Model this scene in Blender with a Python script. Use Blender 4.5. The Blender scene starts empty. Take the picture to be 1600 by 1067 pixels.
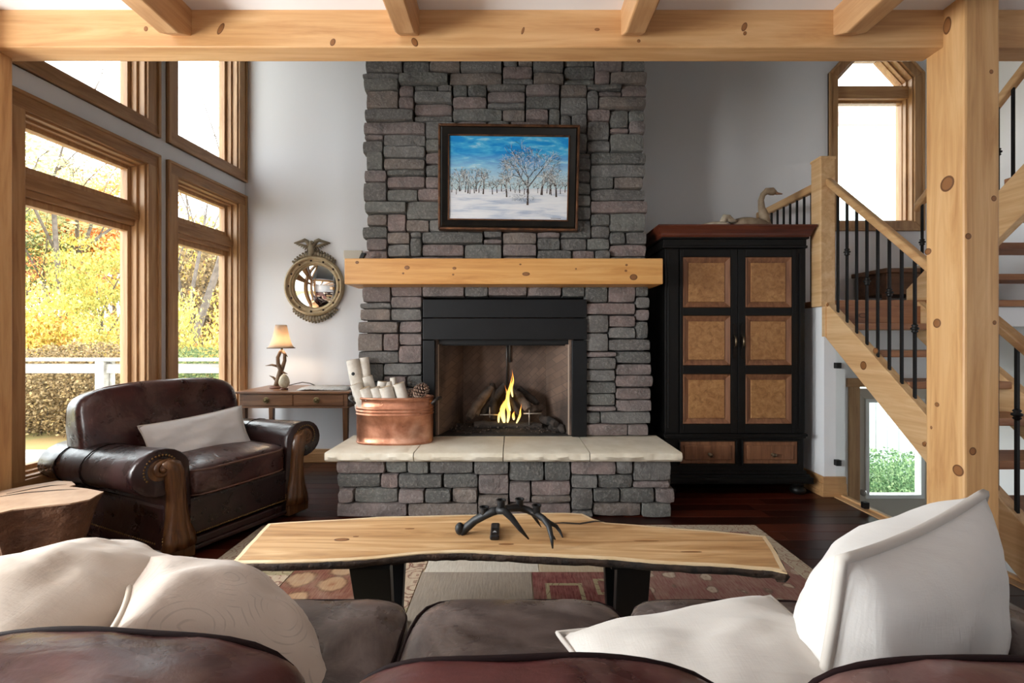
import bpy, bmesh, math, random
import numpy as np
from mathutils import Vector, Matrix, noise

random.seed(7)
SC = bpy.context.scene
COL = SC.collection

# ------------------------------------------------------------------ camera
F, HY, H = 711.0, 530.0, 1.2          # focal length in pixels, horizon row, eye height
cam_d = bpy.data.cameras.new('camera')
cam = bpy.data.objects.new('camera', cam_d)
COL.objects.link(cam)
cam.location = (0, 0, H)
cam.rotation_euler = (math.pi / 2, 0, 0)
cam_d.sensor_width = 36.0
cam_d.lens = F / 1600 * 36.0
cam_d.shift_y = -(533.5 - HY) / 1600.0
cam_d.clip_start = 0.02
cam_d.clip_end = 300
SC.camera = cam

# ------------------------------------------------------------------ light
SC.view_settings.view_transform = 'Standard'
SC.view_settings.look = 'None'
SC.view_settings.gamma = 1.0
SC.view_settings.use_curve_mapping = False
SC.view_settings.exposure = 1.5
world = bpy.data.worlds.new('overcast_sky')
SC.world = world
world.use_nodes = True
wb = world.node_tree.nodes['Background']
wb.inputs[0].default_value = (0.93, 0.97, 1.0, 1)
wb.inputs[1].default_value = 2.4
WINDOW_W = 95.0            # daylight of each tall window beside the camera


def W(px, py, d):
    return Vector(((px - 800) * d / F, d, H + (HY - py) * d / F))


def on_z(px, py, z):
    """point where the ray through a photo pixel meets the level z"""
    d = (H - z) * F / (py - HY)
    return W(px, py, d)


def lin(r, g, b):
    f = lambda c: (c / 255 / 12.92) if c / 255 <= 0.04045 else ((c / 255 + 0.055) / 1.055) ** 2.4
    return (f(r), f(g), f(b), 1)


# ------------------------------------------------------------------ materials
MATS = {}


class NT:
    def __init__(s, name):
        s.m = bpy.data.materials.new(name)
        s.m.use_nodes = True
        s.t = s.m.node_tree
        s.b = s.t.nodes['Principled BSDF']
        s.out = s.t.nodes['Material Output']
        MATS[name] = s.m

    def n(s, kind, **kw):
        nd = s.t.nodes.new(kind)
        for k, v in kw.items():
            setattr(nd, k, v)
        return nd

    def l(s, a, b):
        s.t.links.new(a, b)

    def coord(s, scale=(1, 1, 1), rot=(0, 0, 0), src='Object', loc=(0, 0, 0)):
        tc = s.n('ShaderNodeTexCoord')
        mp = s.n('ShaderNodeMapping')
        mp.inputs['Scale'].default_value = scale
        mp.inputs['Rotation'].default_value = rot
        mp.inputs['Location'].default_value = loc
        s.l(tc.outputs[src], mp.inputs[0])
        return mp.outputs[0]

    def noise(s, vec, scale=5, detail=4, rough=0.55, dist=0.0):
        nz = s.n('ShaderNodeTexNoise')
        nz.inputs['Scale'].default_value = scale
        nz.inputs['Detail'].default_value = detail
        nz.inputs['Roughness'].default_value = rough
        nz.inputs['Distortion'].default_value = dist
        s.l(vec, nz.inputs['Vector'])
        return nz.outputs['Fac']

    def ramp(s, fac, stops, interp='LINEAR'):
        r = s.n('ShaderNodeValToRGB')
        r.color_ramp.interpolation = interp
        el = r.color_ramp.elements
        while len(el) < len(stops):
            el.new(0.5)
        for e, (p, c) in zip(el, stops):
            e.position = p
            e.color = c if len(c) == 4 else (*c, 1)
        s.l(fac, r.inputs[0])
        return r.outputs[0]

    def mix(s, fac, a, b, mode='MIX'):
        mx = s.n('ShaderNodeMix', data_type='RGBA', blend_type=mode)
        for sock, val in ((mx.inputs[0], fac), (mx.inputs[6], a), (mx.inputs[7], b)):
            if hasattr(val, 'is_output') or isinstance(val, bpy.types.NodeSocket):
                s.l(val, sock)
            else:
                sock.default_value = val
        return mx.outputs[2]

    def math(s, op, a, b=None):
        nd = s.n('ShaderNodeMath', operation=op)
        for i, v in enumerate((a, b)):
            if v is None:
                continue
            if isinstance(v, bpy.types.NodeSocket):
                s.l(v, nd.inputs[i])
            else:
                nd.inputs[i].default_value = v
        return nd.outputs[0]

    def bump(s, h, strength=0.3, dist=0.01):
        b = s.n('ShaderNodeBump')
        b.inputs['Strength'].default_value = strength
        b.inputs['Distance'].default_value = dist
        s.l(h, b.inputs['Height'])
        s.l(b.outputs[0], s.b.inputs['Normal'])

    def set(s, col=None, rough=0.5, metal=0.0, spec=None, **kw):
        if col is not None:
            if isinstance(col, bpy.types.NodeSocket):
                s.l(col, s.b.inputs['Base Color'])
            else:
                s.b.inputs['Base Color'].default_value = col
        if isinstance(rough, bpy.types.NodeSocket):
            s.l(rough, s.b.inputs['Roughness'])
        else:
            s.b.inputs['Roughness'].default_value = rough
        s.b.inputs['Metallic'].default_value = metal
        if spec is not None:
            s.b.inputs['Specular IOR Level'].default_value = spec
        for k, v in kw.items():
            s.b.inputs[k].default_value = v
        return s.m


def plain(name, c, rough=0.5, metal=0.0, c2=None, nscale=8, bump=0.0, bscale=40, bdist=0.005, spec=None):
    m = NT(name)
    v = m.coord()
    col = c
    if c2 is not None:
        col = m.ramp(m.noise(v, nscale, 5, 0.6), [(0.35, c), (0.68, c2)])
    m.set(col, rough, metal, spec)
    if bump:
        m.bump(m.noise(v, bscale, 4, 0.6), bump, bdist)
    return m.m


def wood(name, axis, dark, mid, light, rough=0.42, knots=True, scale=1.0, kscale=1.0, bump=0.15):
    m = NT(name)
    sc = [9.0 * scale] * 3
    sc[axis] = 0.7 * scale
    v = m.coord(tuple(sc))
    g = m.noise(v, 1.6, 6, 0.62, 0.9)
    sc2 = [60.0 * scale] * 3
    sc2[axis] = 2.0 * scale
    fine = m.noise(m.coord(tuple(sc2)), 1.0, 3, 0.6, 0.2)
    col = m.ramp(g, [(0.30, dark), (0.48, mid), (0.70, light)])
    col = m.mix(0.22, col, m.ramp(fine, [(0.3, dark), (0.7, light)]))
    if knots:
        ks = [5.2 * kscale] * 3
        ks[axis] = 2.6 * kscale
        vo = m.n('ShaderNodeTexVoronoi')
        vo.inputs['Scale'].default_value = 1.0
        m.l(m.coord(tuple(ks), loc=(0.37, 0.21, 0.63)), vo.inputs['Vector'])
        k = vo.outputs['Distance']
        halo = m.ramp(k, [(0.0, (0.25, 0.25, 0.25)), (0.075, (0.12, .12, .12)), (0.085, (0.9, .9, .9)), (0.16, (0, 0, 0))])
        col = m.mix(halo, col, lin(70, 32, 14))
    m.set(col, rough)
    if bump:
        m.bump(fine, bump, 0.0012)
    return m.m


WHITE = plain('white_paint', lin(238, 238, 240), 0.75, bump=0.05, bscale=90)
CEIL = plain('ceiling_paint', lin(238, 239, 242), 0.8)
BEAMX = wood('pine_beam_x', 0, lin(180, 128, 78), lin(208, 160, 108), lin(226, 184, 134), knots=False)
BEAMY = wood('pine_beam_y', 1, lin(160, 112, 70), lin(188, 142, 98), lin(210, 168, 124), knots=False)
POSTZ = wood('pine_post_z', 2, lin(172, 120, 72), lin(206, 158, 104), lin(226, 184, 134), knots=False)
MANTEL = wood('pine_mantel', 0, lin(186, 124, 60), lin(210, 152, 84), lin(226, 176, 112), knots=False)
TRIMZ = wood('oak_trim_z', 2, lin(150, 106, 66), lin(178, 134, 90), lin(200, 160, 114), knots=False, scale=1.6)
TRIMY = wood('oak_trim_y', 1, lin(136, 94, 58), lin(166, 122, 80), lin(190, 148, 104), knots=False, scale=1.6)
TRIMX = wood('oak_trim_x', 0, lin(156, 108, 66), lin(184, 138, 92), lin(204, 162, 114), knots=False, scale=1.6)
STAIRY = wood('pine_stair_y', 1, lin(188, 142, 96), lin(210, 168, 120), lin(228, 194, 150), knots=False)
RAILY = wood('pine_rail_y', 1, lin(180, 130, 86), lin(200, 156, 108), lin(220, 180, 132), knots=False)
TREADX = wood('tread_wood', 0, lin(120, 72, 46), lin(150, 98, 64), lin(180, 128, 88), kscale=1.3)
BLACK = plain('black_iron', lin(18, 18, 19), 0.45, 0.3)
GLASS = None


def make_glass():
    m = NT('window_glass')
    tr = m.n('ShaderNodeBsdfTransparent')
    tr.inputs[0].default_value = (0.97, 0.985, 0.98, 1)
    gl = m.n('ShaderNodeBsdfGlossy')
    gl.inputs['Roughness'].default_value = 0.02
    lw = m.n('ShaderNodeLayerWeight')
    lw.inputs[0].default_value = .5
    fac = m.math('ADD', m.math('MULTIPLY', m.math('POWER', lw.outputs['Facing'], 4.0), .45), .02)
    mx = m.n('ShaderNodeMixShader')
    m.l(fac, mx.inputs[0])
    m.l(tr.outputs[0], mx.inputs[1])
    m.l(gl.outputs[0], mx.inputs[2])
    m.l(mx.outputs[0], m.out.inputs[0])
    return m.m


GLASS = make_glass()

# ------------------------------------------------------------------ mesh building
BASE = {}


class MB:
    """collects geometry; build() links it as one mesh object"""

    def __init__(s, frame=None):
        s.v = []
        s.f = []
        s.frame = frame

    def P(s, p):
        return s.frame(*p) if s.frame else tuple(p)

    def quadhex(s, pts):
        i = len(s.v)
        s.v += [s.P(p) for p in pts]
        for q in ((0, 3, 2, 1), (4, 5, 6, 7), (0, 1, 5, 4), (1, 2, 6, 5), (2, 3, 7, 6), (3, 0, 4, 7)):
            s.f.append(tuple(i + k for k in q))
        return s

    def box(s, a, b):
        (x0, y0, z0), (x1, y1, z1) = a, b
        return s.quadhex([(x0, y0, z0), (x1, y0, z0), (x1, y1, z0), (x0, y1, z0),
                          (x0, y0, z1), (x1, y0, z1), (x1, y1, z1), (x0, y1, z1)])

    def prism(s, poly, axis, a, b):
        """polygon in the two other axes (cyclic order x,y,z) extruded along axis from a to b"""
        def mk(p, w):
            if axis == 0:
                return (w, p[0], p[1])
            if axis == 1:
                return (p[0], w, p[1])
            return (p[0], p[1], w)
        i, n = len(s.v), len(poly)
        s.v += [s.P(mk(p, a)) for p in poly] + [s.P(mk(p, b)) for p in poly]
        s.f.append(tuple(i + k for k in range(n)))
        s.f.append(tuple(i + n + k for k in reversed(range(n))))
        for k in range(n):
            k2 = (k + 1) % n
            s.f.append((i + k, i + k2, i + n + k2, i + n + k))
        return s

    def ring(s, outer, inner, axis, a, b):
        """frame between two polygons of equal length, extruded"""
        n = len(outer)
        for k in range(n):
            k2 = (k + 1) % n
            s.prism([outer[k], outer[k2], inner[k2], inner[k]], axis, a, b)
        return s

    def tube(s, pts, rad, n=8, close=True, flat=None, loop=False):
        pts = [Vector(p) for p in pts]
        if not hasattr(rad, '__len__'):
            rad = [rad] * len(pts)
        i = len(s.v)
        m = len(pts)
        up = None
        for k, p in enumerate(pts):
            if loop:
                t = pts[(k + 1) % m] - pts[k - 1]
            else:
                t = pts[min(k + 1, m - 1)] - pts[max(k - 1, 0)]
            if t.length < 1e-9:
                t = Vector((0, 0, 1))
            t.normalize()
            if up is None:
                up = Vector((0, 0, 1)) if abs(t.z) < 0.9 else Vector((1, 0, 0))
            up = up - t * up.dot(t)
            if up.length < 1e-6:
                up = t.orthogonal()
            up.normalize()
            sd = t.cross(up)
            for j in range(n):
                a = 2 * math.pi * j / n
                fx = 1.0 if flat is None else flat
                q = p + sd * (math.cos(a) * rad[k]) + up * (math.sin(a) * rad[k] * fx)
                s.v.append(s.P(q))
        rows = m if loop else m - 1
        for k in range(rows):
            k2 = (k + 1) % m
            for j in range(n):
                j2 = (j + 1) % n
                s.f.append((i + k * n + j, i + k * n + j2, i + k2 * n + j2, i + k2 * n + j))
        if close and not loop:
            s.f.append(tuple(i + j for j in reversed(range(n))))
            s.f.append(tuple(i + (m - 1) * n + j for j in range(n)))
        return s

    def lathe(s, prof, n=20, c=(0, 0, 0), sx=1.0, sy=1.0, axis=2):
        """profile [(r, h)] turned about an axis through c"""
        i, m = len(s.v), len(prof)
        for r, h in prof:
            for j in range(n):
                a = 2 * math.pi * j / n
                u, w = r * math.cos(a) * sx, r * math.sin(a) * sy
                if axis == 2:
                    q = (c[0] + u, c[1] + w, c[2] + h)
                elif axis == 1:
                    q = (c[0] + u, c[1] + h, c[2] + w)
                else:
                    q = (c[0] + h, c[1] + u, c[2] + w)
                s.v.append(s.P(q))
        for k in range(m - 1):
            for j in range(n):
                j2 = (j + 1) % n
                s.f.append((i + k * n + j, i + k * n + j2, i + (k + 1) * n + j2, i + (k + 1) * n + j))
        s.f.append(tuple(i + j for j in reversed(range(n))))
        s.f.append(tuple(i + (m - 1) * n + j for j in range(n)))
        return s

    def grid(s, rows, wrap=False):
        i, n = len(s.v), len(rows[0])
        for r in rows:
            s.v += [s.P(p) for p in r]
        for k in range(len(rows) - 1):
            for j in range(n if wrap else n - 1):
                j2 = (j + 1) % n
                s.f.append((i + k * n + j, i + k * n + j2, i + (k + 1) * n + j2, i + (k + 1) * n + j))
        return s

    def ball(s, c, r, n=8, m=6, sc=(1, 1, 1)):
        prof = [(math.sin(math.pi * k / m) * r, -math.cos(math.pi * k / m) * r) for k in range(m + 1)]
        i = len(s.v)
        s.lathe([(max(a, 1e-4), b) for a, b in prof], n)
        for k in range(i, len(s.v)):
            p = s.v[k]
            s.v[k] = s.P((c[0] + p[0] * sc[0], c[1] + p[1] * sc[1], c[2] + p[2] * sc[2]))
        return s

    def cushion(s, c, half, p=5.0, n=12, wob=0.0, seed=0, puff=0.0):
        """superellipsoid cushion"""
        idx = {}
        def vert(a):
            key = tuple(round(x, 5) for x in a)
            if key in idx:
                return idx[key]
            w = sum(abs(x) ** p for x in a) ** (1 / p)
            q = [x / w for x in a]
            k = Vector((q[0] * half[0], q[1] * half[1], q[2] * half[2]))
            if puff:
                e = (1 - min(1, abs(q[0])) ** 2) * (1 - min(1, abs(q[1])) ** 2)
                k.z += puff * e * (1 if q[2] > 0 else -1) * abs(q[2])
            if wob:
                nv = noise.noise_vector(Vector((k.x * 4 + seed, k.y * 4, k.z * 4))) + 0.6 * noise.noise_vector(Vector((k.x * 11 + seed, k.y * 11, k.z * 11)))
                k += nv * wob
            idx[key] = len(s.v)
            s.v.append(s.P(k + Vector(c)))
            return idx[key]
        for ax in range(3):
            for sg in (-1, 1):
                for i in range(n):
                    for j in range(n):
                        q = []
                        for di, dj in ((0, 0), (1, 0), (1, 1), (0, 1)):
                            a = [0, 0, 0]
                            a[ax] = sg
                            a[(ax + 1) % 3] = -1 + 2 * (i + di) / n
                            a[(ax + 2) % 3] = -1 + 2 * (j + dj) / n
                            q.append(vert(a))
                        s.f.append(tuple(q))
        return s

    def build(s, name, mat, parent=None, smooth=False, bevel=0.0, seg=2, subsurf=0, local=False, org=None, angle=None):
        vs = np.array([tuple(v) for v in s.v], dtype=float)
        if parent is not None:
            o0 = BASE.get(parent.name, Vector((0, 0, 0)))
            if local:
                o0 = Vector((0, 0, 0))
        elif org is not None:
            o0 = Vector(org)
        elif local:
            o0 = Vector((0, 0, 0))
        else:
            lo, hi = vs.min(0), vs.max(0)
            o0 = Vector(((lo[0] + hi[0]) / 2, (lo[1] + hi[1]) / 2, lo[2]))
        vs = vs - np.array(tuple(o0))
        me = bpy.data.meshes.new(name)
        me.from_pydata(vs.tolist(), [], s.f)
        bm = bmesh.new()
        bm.from_mesh(me)
        bmesh.ops.recalc_face_normals(bm, faces=bm.faces)
        bm.to_mesh(me)
        bm.free()
        me.materials.append(mat)
        if smooth:
            me.polygons.foreach_set('use_smooth', [True] * len(me.polygons))
            if angle is not None:
                me.set_sharp_from_angle(angle=math.radians(angle))
        ob = bpy.data.objects.new(name, me)
        COL.objects.link(ob)
        if parent is not None:
            ob.parent = parent
            BASE[ob.name] = o0
        else:
            ob.location = o0
            BASE[ob.name] = o0
        if bevel:
            b = ob.modifiers.new('bevel', 'BEVEL')
            b.width = bevel
            b.segments = seg
            b.limit_method = 'ANGLE'
            b.angle_limit = math.radians(40)
        if subsurf:
            m = ob.modifiers.new('subsurf', 'SUBSURF')
            m.levels = m.render_levels = subsurf
        return ob


def tag(o, label=None, cat=None, group=None, kind=None):
    if label:
        o['label'] = label
    if cat:
        o['category'] = cat
    if group:
        o['group'] = group
    if kind:
        o['kind'] = kind
    return o


def thing(name, loc, label=None, cat=None, group=None, kind=None, rz=0.0):
    o = bpy.data.objects.new(name, None)
    COL.objects.link(o)
    o.empty_display_size = 0.1
    o.location = loc
    o.rotation_euler.z = rz
    BASE[o.name] = Vector(loc)
    return tag(o, label, cat, group, kind)


def copy_tree(o, parent=None):
    c = o.copy()
    COL.objects.link(c)
    c.parent = parent
    for ch in o.children:
        copy_tree(ch, c)
    return c


KN = NT('wood_knot')
_tc = KN.n('ShaderNodeTexCoord')
_d = KN.n('ShaderNodeVectorMath', operation='LENGTH')
KN.l(_tc.outputs['Object'], _d.inputs[0])
KN.set(KN.ramp(KN.math('MULTIPLY', _d.outputs['Value'], 1.0), [(0, lin(96, 52, 28)), (.45, lin(120, 70, 40)), (.68, lin(48, 24, 14)), (.86, lin(44, 22, 12)), (1.0, lin(140, 92, 52))]), .5)
_km = None


def knot(parent, c, axis, r1, r2, tilt=0.0, sign=-1):
    """flat oval knot on a board; axis = normal axis of the face (0 or 1)"""
    global _km
    if _km is None:
        n = 18
        mb = MB()
        mb.v = [(math.cos(2 * math.pi * i / n), 0, math.sin(2 * math.pi * i / n)) for i in range(n)] + [(.6 * math.cos(2 * math.pi * i / n), -1, .6 * math.sin(2 * math.pi * i / n)) for i in range(n)]
        mb.f = [(i, (i + 1) % n, n + (i + 1) % n, n + i) for i in range(n)] + [tuple(range(n, 2 * n)), tuple(range(n))]
        o = mb.build('knot', KN.m, None, local=True)
        _km = o.data
    else:
        o = bpy.data.objects.new('knot', _km)
        COL.objects.link(o)
    o.parent = parent
    o.location = Vector(c) - BASE[parent.name]
    o.rotation_euler = (0, tilt, 0) if axis == 1 else (0, 0, math.radians(-90))
    if axis == 0:
        o.rotation_euler = (tilt, 0, math.radians(-90))
    if axis == 2:
        o.rotation_euler = (math.radians(-90), 0, tilt)
    o.scale = (r1, .0012, r2)
    return o

# ================================================================== the room
YB = 4.45                 # back wall face
XC, KW = -2.61, 0.0844    # left wall: corner with the back wall, splay per metre
un = math.hypot(1, KW)
LU = (KW / un, 1 / un)    # along the left wall, away from the camera
LN = (-1 / un, KW / un)   # outwards


def LW(s, o, z):
    return (XC - LU[0] * s + LN[0] * o, YB - LU[1] * s + LN[1] * o, z)


def BW(s, o, z):          # back wall frame: s = world x, o outwards
    return (s, YB + o, z)


def lw_x(y):
    return XC - KW * (YB - y)


def wall_with_holes(name, frame, s0, s1, z0, z1, t, holes, mat=None):
    ss = sorted({s0, s1, *[h[0] for h in holes], *[h[1] for h in holes]})
    zs = sorted({z0, z1, *[h[2] for h in holes], *[h[3] for h in holes]})
    mb = MB(frame)
    for a, b in zip(ss, ss[1:]):
        for c, d in zip(zs, zs[1:]):
            m, n = (a + b) / 2, (c + d) / 2
            if any(h[0] < m < h[1] and h[2] < n < h[3] for h in holes):
                continue
            mb.box((a, 0, c), (b, t, d))
    return tag(mb.build(name, mat or WHITE), kind='structure')


def window(name, frame, s0, s1, z0, z1, splits, label, axis_mat, cw=0.095):
    r = thing(name, frame((s0 + s1) / 2, 0.05, z0 - cw), label, None, None, 'structure')
    for a, b in ((s0 - cw, s0 + 0.006), (s1 - 0.006, s1 + cw)):
        m = MB(frame).box((a, -0.022, z0 - cw), (b, 0.0, z1 + cw))
        e = a if a < s0 - 0.01 else b - 0.022
        m.box((e, -0.034, z0 - cw), (e + 0.022, 0.0, z1 + cw))
        m.build('casing', TRIMZ, r, bevel=0.004)
    for a, b, e in ((z0 - cw, z0 + 0.006, z0 - cw), (z1 - 0.006, z1 + cw, z1 + cw - 0.022)):
        m = MB(frame).box((s0 - cw + 0.001, -0.0225, a), (s1 + cw - 0.001, 0.0, b))
        m.box((s0 - cw + 0.001, -0.0345, e), (s1 + cw - 0.001, 0.0, e + 0.022))
        m.build('casing', axis_mat, r, bevel=0.004)
    for a, b in ((s0, s0 + 0.02), (s1 - 0.02, s1)):
        m = MB(frame).box((a, -0.004, z0), (b, 0.17, z1))
        i = a if a == s0 else b - 0.036
        m.box((i, 0.045, z0), (i + 0.036, 0.17, z1))
        m.build('jamb', TRIMZ, r, bevel=0.003)
    for a, b in ((z0, z0 + 0.02), (z1 - 0.02, z1)):
        m = MB(frame).box((s0 + 0.02, -0.003, a), (s1 - 0.02, 0.17, b))
        i = a if a == z0 else b - 0.036
        m.box((s0 + 0.03, 0.046, i), (s1 - 0.03, 0.17, i + 0.036))
        m.build('jamb', axis_mat, r, bevel=0.003)
    zz = [z0 + 0.02] + [q for sp in splits for q in sp] + [z1 - 0.02]
    for a, b in splits:
        MB(frame).box((s0 + 0.02, 0.06, a), (s1 - 0.02, 0.165, b)).box((s0 + 0.02, 0.04, (a + b) / 2 - 0.03), (s1 - 0.02, 0.165, (a + b) / 2 + 0.03)).build('transom', axis_mat, r, bevel=0.004)
    for k in range(0, len(zz), 2):
        a, b = zz[k], zz[k + 1]
        w = 0.042
        o = [(s0 + 0.02, a), (s1 - 0.02, a), (s1 - 0.02, b), (s0 + 0.02, b)]
        i = [(s0 + 0.02 + w, a + w), (s1 - 0.02 - w, a + w), (s1 - 0.02 - w, b - w), (s0 + 0.02 + w, b - w)]
        sash = MB(frame).ring(o, i, 1, 0.09, 0.15).build('sash', TRIMZ, r, bevel=0.003)
        MB(frame).box((s0 + 0.05, 0.118, a + 0.03), (s1 - 0.05, 0.124, b - 0.03)).build('pane', GLASS, sash)
    return r


# left wall and its windows -------------------------------------------------
LO = (0.40, 2.50)
UP = (2.82, 4.55)
cols = [(0.10, 0.83), (1.09, 1.89), (2.75, 3.75), (4.35, 5.35)]
holes = [(a, b, *LO) for a, b in cols] + [(a, b, *UP) for a, b in cols[:2]]
wall_with_holes('wall_left', LW, -0.3, 7.2, -0.2, 5.3, 0.18, holes)
k = 1
for a, b in cols:
    window('window_%d' % k, LW, a, b, *LO, [(2.03, 2.17)], None, TRIMY)
    k += 1
for a, b in cols[:2]:
    window('window_%d' % k, LW, a, b, *UP, [], None, TRIMY)
    k += 1

# back wall, door and landing window ---------------------------------------
wz = [(3.17, 2.34), (3.93, 2.34), (3.93, 3.76), (3.68, 4.03), (3.42, 4.03), (3.17, 3.76)]
DOOR = (3.36, 4.18, -1.28, 0.74)
wall_with_holes('wall_back', BW, XC, 4.5, -1.4, 5.3, 0.18, [(3.17, 3.93, 2.34, 4.03), DOOR])
mb = MB(BW)
mb.prism([(3.93, 3.76), (3.93, 4.03), (3.68, 4.03)], 1, 0.001, 0.179)
mb.prism([(3.17, 3.76), (3.42, 4.03), (3.17, 4.03)], 1, 0.001, 0.179)
tag(mb.build('wall_corner', WHITE), kind='structure')


def inset(poly, d):
    n = len(poly)
    res = []
    for i in range(n):
        p0, p1, p2 = Vector(poly[i - 1]), Vector(poly[i]), Vector(poly[(i + 1) % n])
        a = (p1 - p0).normalized()
        b = (p2 - p1).normalized()
        na, nb = Vector((-a.y, a.x)), Vector((-b.y, b.x))
        m = (na + nb).normalized()
        res.append(tuple(p1 + m * (d / max(0.2, m.dot(na)))))
    return res


r = thing('window_%d' % k, (3.55, YB, 2.25), None, None, None, 'structure')
MB(BW).ring(inset(wz, -0.085), inset(wz, 0.006), 1, -0.022, 0).ring(inset(wz, -0.085), inset(wz, -0.062), 1, -0.034, 0).build('casing', TRIMZ, r, bevel=0.004)
MB(BW).ring(wz, inset(wz, 0.02), 1, -0.003, 0.17).ring(wz, inset(wz, 0.036), 1, 0.05, 0.17).build('jamb', TRIMZ, r, bevel=0.003)
MB(BW).box((3.19, 0.04, 3.575), (3.91, 0.165, 3.70)).build('transom', TRIMX, r, bevel=0.004)
lowp = [(3.19, 2.36), (3.91, 2.36), (3.91, 3.575), (3.19, 3.575)]
upp = [(3.19, 3.70), (3.91, 3.70), (3.91, 3.75), (3.67, 4.01), (3.43, 4.01), (3.19, 3.75)]
for pl in (lowp, upp):
    sash = MB(BW).ring(pl, inset(pl, 0.022), 1, 0.09, 0.15).build('sash', TRIMZ, r, bevel=0.003)
    MB(BW).prism(inset(pl, 0.015), 1, 0.118, 0.124).build('pane', GLASS, sash)

r = thing('door_1', (3.77, YB, -1.28), None, None, None, 'structure')
DGREY = plain('door_paint', lin(196, 190, 180), 0.5)
o = [(DOOR[0] + .03, -1.27), (DOOR[1] - .03, -1.27), (DOOR[1] - .03, .71), (DOOR[0] + .03, .71)]
i = [(3.50, -.36), (4.06, -.36), (4.06, .60), (3.50, .60)]
MB(BW).ring(o, i, 1, 0.05, 0.095).build('leaf', DGREY, r, bevel=0.003)
i2 = inset(i, 0.025)
MB(BW).ring(inset(i, -0.012), i2, 1, 0.035, 0.11).build('lite_frame', plain('white_frame', lin(236, 238, 238), 0.4), r, bevel=0.003)
MB(BW).prism(inset(i, .02), 1, 0.068, 0.074).build('pane', GLASS, r)
MB(BW).lathe([(.028, 0), (.028, -.008), (.011, -.012), (.011, -.035), (.03, -.045), (.032, -.06), (.02, -.072)], 16, (3.43, .05, -.30), axis=1).build('knob', plain('brushed_steel', lin(150, 145, 140), .3, .9), r, smooth=True, angle=40)
for a, b in ((DOOR[0] - .075, DOOR[0] + .03), (DOOR[1] - .03, DOOR[1] + .075)):
    MB(BW).box((a, -.02, -1.28), (b, .12, .74)).build('casing', TRIMZ, r, bevel=.004)
MB(BW).box((DOOR[0] - .095, -.024, .735), (DOOR[1] + .095, .12, .82)).build('casing', TRIMX, r, bevel=.004)

# right, rear and lower walls, ceilings -------------------------------------
XR = 4.32
tag(MB().box((XR, -2.7, -1.4), (XR + .15, YB + .1, 5.3)).build('wall_right', WHITE), kind='structure')
tag(MB().box((-3.6, -2.85, -.2), (XR + .1, -2.7, 5.3)).build('wall_rear', WHITE), kind='structure')
tag(MB().box((-3.6, -2.8, 5.2), (XR + .15, YB + .18, 5.35)).build('ceiling', CEIL), kind='structure')
LZ = 2.72
tag(MB().box((-3.3, -2.75, LZ), (XR, 2.13, LZ + .22)).build('ceiling_loft', CEIL), kind='structure')

# floors --------------------------------------------------------------------
FX = 2.45
SUB = plain('subfloor', lin(70, 34, 22), 0.4)
tag(MB().box((-3.4, -2.75, -.2), (FX, YB, -.022)).box((FX, -2.75, -.2), (XR, 1.55, -.022)).build('floor', SUB), kind='structure')
floor = bpy.data.objects['floor']
fm = NT('mahogany_plank')
info = fm.n('ShaderNodeObjectInfo')
g = fm.noise(fm.coord((2.0, 40, 40)), 1.2, 6, .65, .5)
c1 = fm.ramp(g, [(.3, lin(50, 20, 13)), (.55, lin(84, 38, 25)), (.75, lin(112, 56, 38))])
c2 = fm.ramp(info.outputs['Random'], [(0, lin(120, 90, 80)), (1, lin(255, 240, 230))])
fm.set(fm.mix(1.0, c1, c2, 'MULTIPLY'), .3, spec=.3)
fm.bump(g, .04, .002)
PW, PL = 0.118, 1.25
pm = MB().box((0, 0, 0), (1, 1, 1))
rng = random.Random(3)
y, row = 0.95, 0
plank_me = None
while y < YB - 0.02:
    x = lw_x(y) + .02 - rng.uniform(0, .9)
    xe = FX - .004
    w = min(PW, YB - y)
    while x < xe:
        L = rng.uniform(.7, 1.5)
        x1 = min(x + L, xe)
        x0 = max(x, lw_x(y) - .005)
        if x1 - x0 > .02:
            if plank_me is None:
                pb = MB()
                pb.prism([(0, 0), (1, 0), (1, .93), (.985, 1), (.015, 1), (0, .93)], 0, 0, 1)
                o = pb.build('plank', fm.m, floor, local=True)
                plank_me = o.data
            else:
                o = bpy.data.objects.new('plank', plank_me)
                COL.objects.link(o)
                o.parent = floor
            b = BASE[floor.name]
            o.location = (x0 - b.x, y - b.y, -.022 - b.z)
            o.scale = (x1 - x0 - .0015, w - .0015, .022)
        x = x1 + (0 if x1 < xe else 1)
    y += PW
    row += 1
FLOORP = NT('mahogany_far')
g = FLOORP.noise(FLOORP.coord((2, 30, 30)), 1.2, 5, .6, .5)
FLOORP.set(FLOORP.ramp(g, [(.3, lin(44, 16, 10)), (.7, lin(88, 40, 26))]), .22)
tag(MB().box((-3.3, -2.7, -.022), (FX, .9495, 0)).box((FX, -2.7, -.022), (XR, 1.55, 0)).build('floor_rear', FLOORP.m), kind='structure')
tag(MB().box((FX, 1.55, -1.4), (XR, YB, -1.3)).build('floor_entry', plain('entry_tile', lin(176, 168, 156), .4)), kind='structure')
tag(MB().box((FX - .1, 1.55, -1.4), (FX + .012, YB, -.03)).box((FX + .012, 1.45, -1.4), (XR, 1.548, -.2)).build('wall_entry', WHITE), kind='structure')

# baseboards
def board(name, pts, h=.13, t=.018):
    mb = MB()
    for (x0, y0, x1, y1) in pts:
        mb.box((x0, y0, 0), (x1, y1, h))
        dx = 0.006
        mb.box((x0 - (dx if x1 - x0 < .1 else 0), y0 - (dx if y1 - y0 < .1 else 0), 0), (x1 + (dx if x1 - x0 < .1 else 0), y1, h * .72))
    return tag(mb.build(name, TRIMX, bevel=.004), kind='structure')


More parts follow.
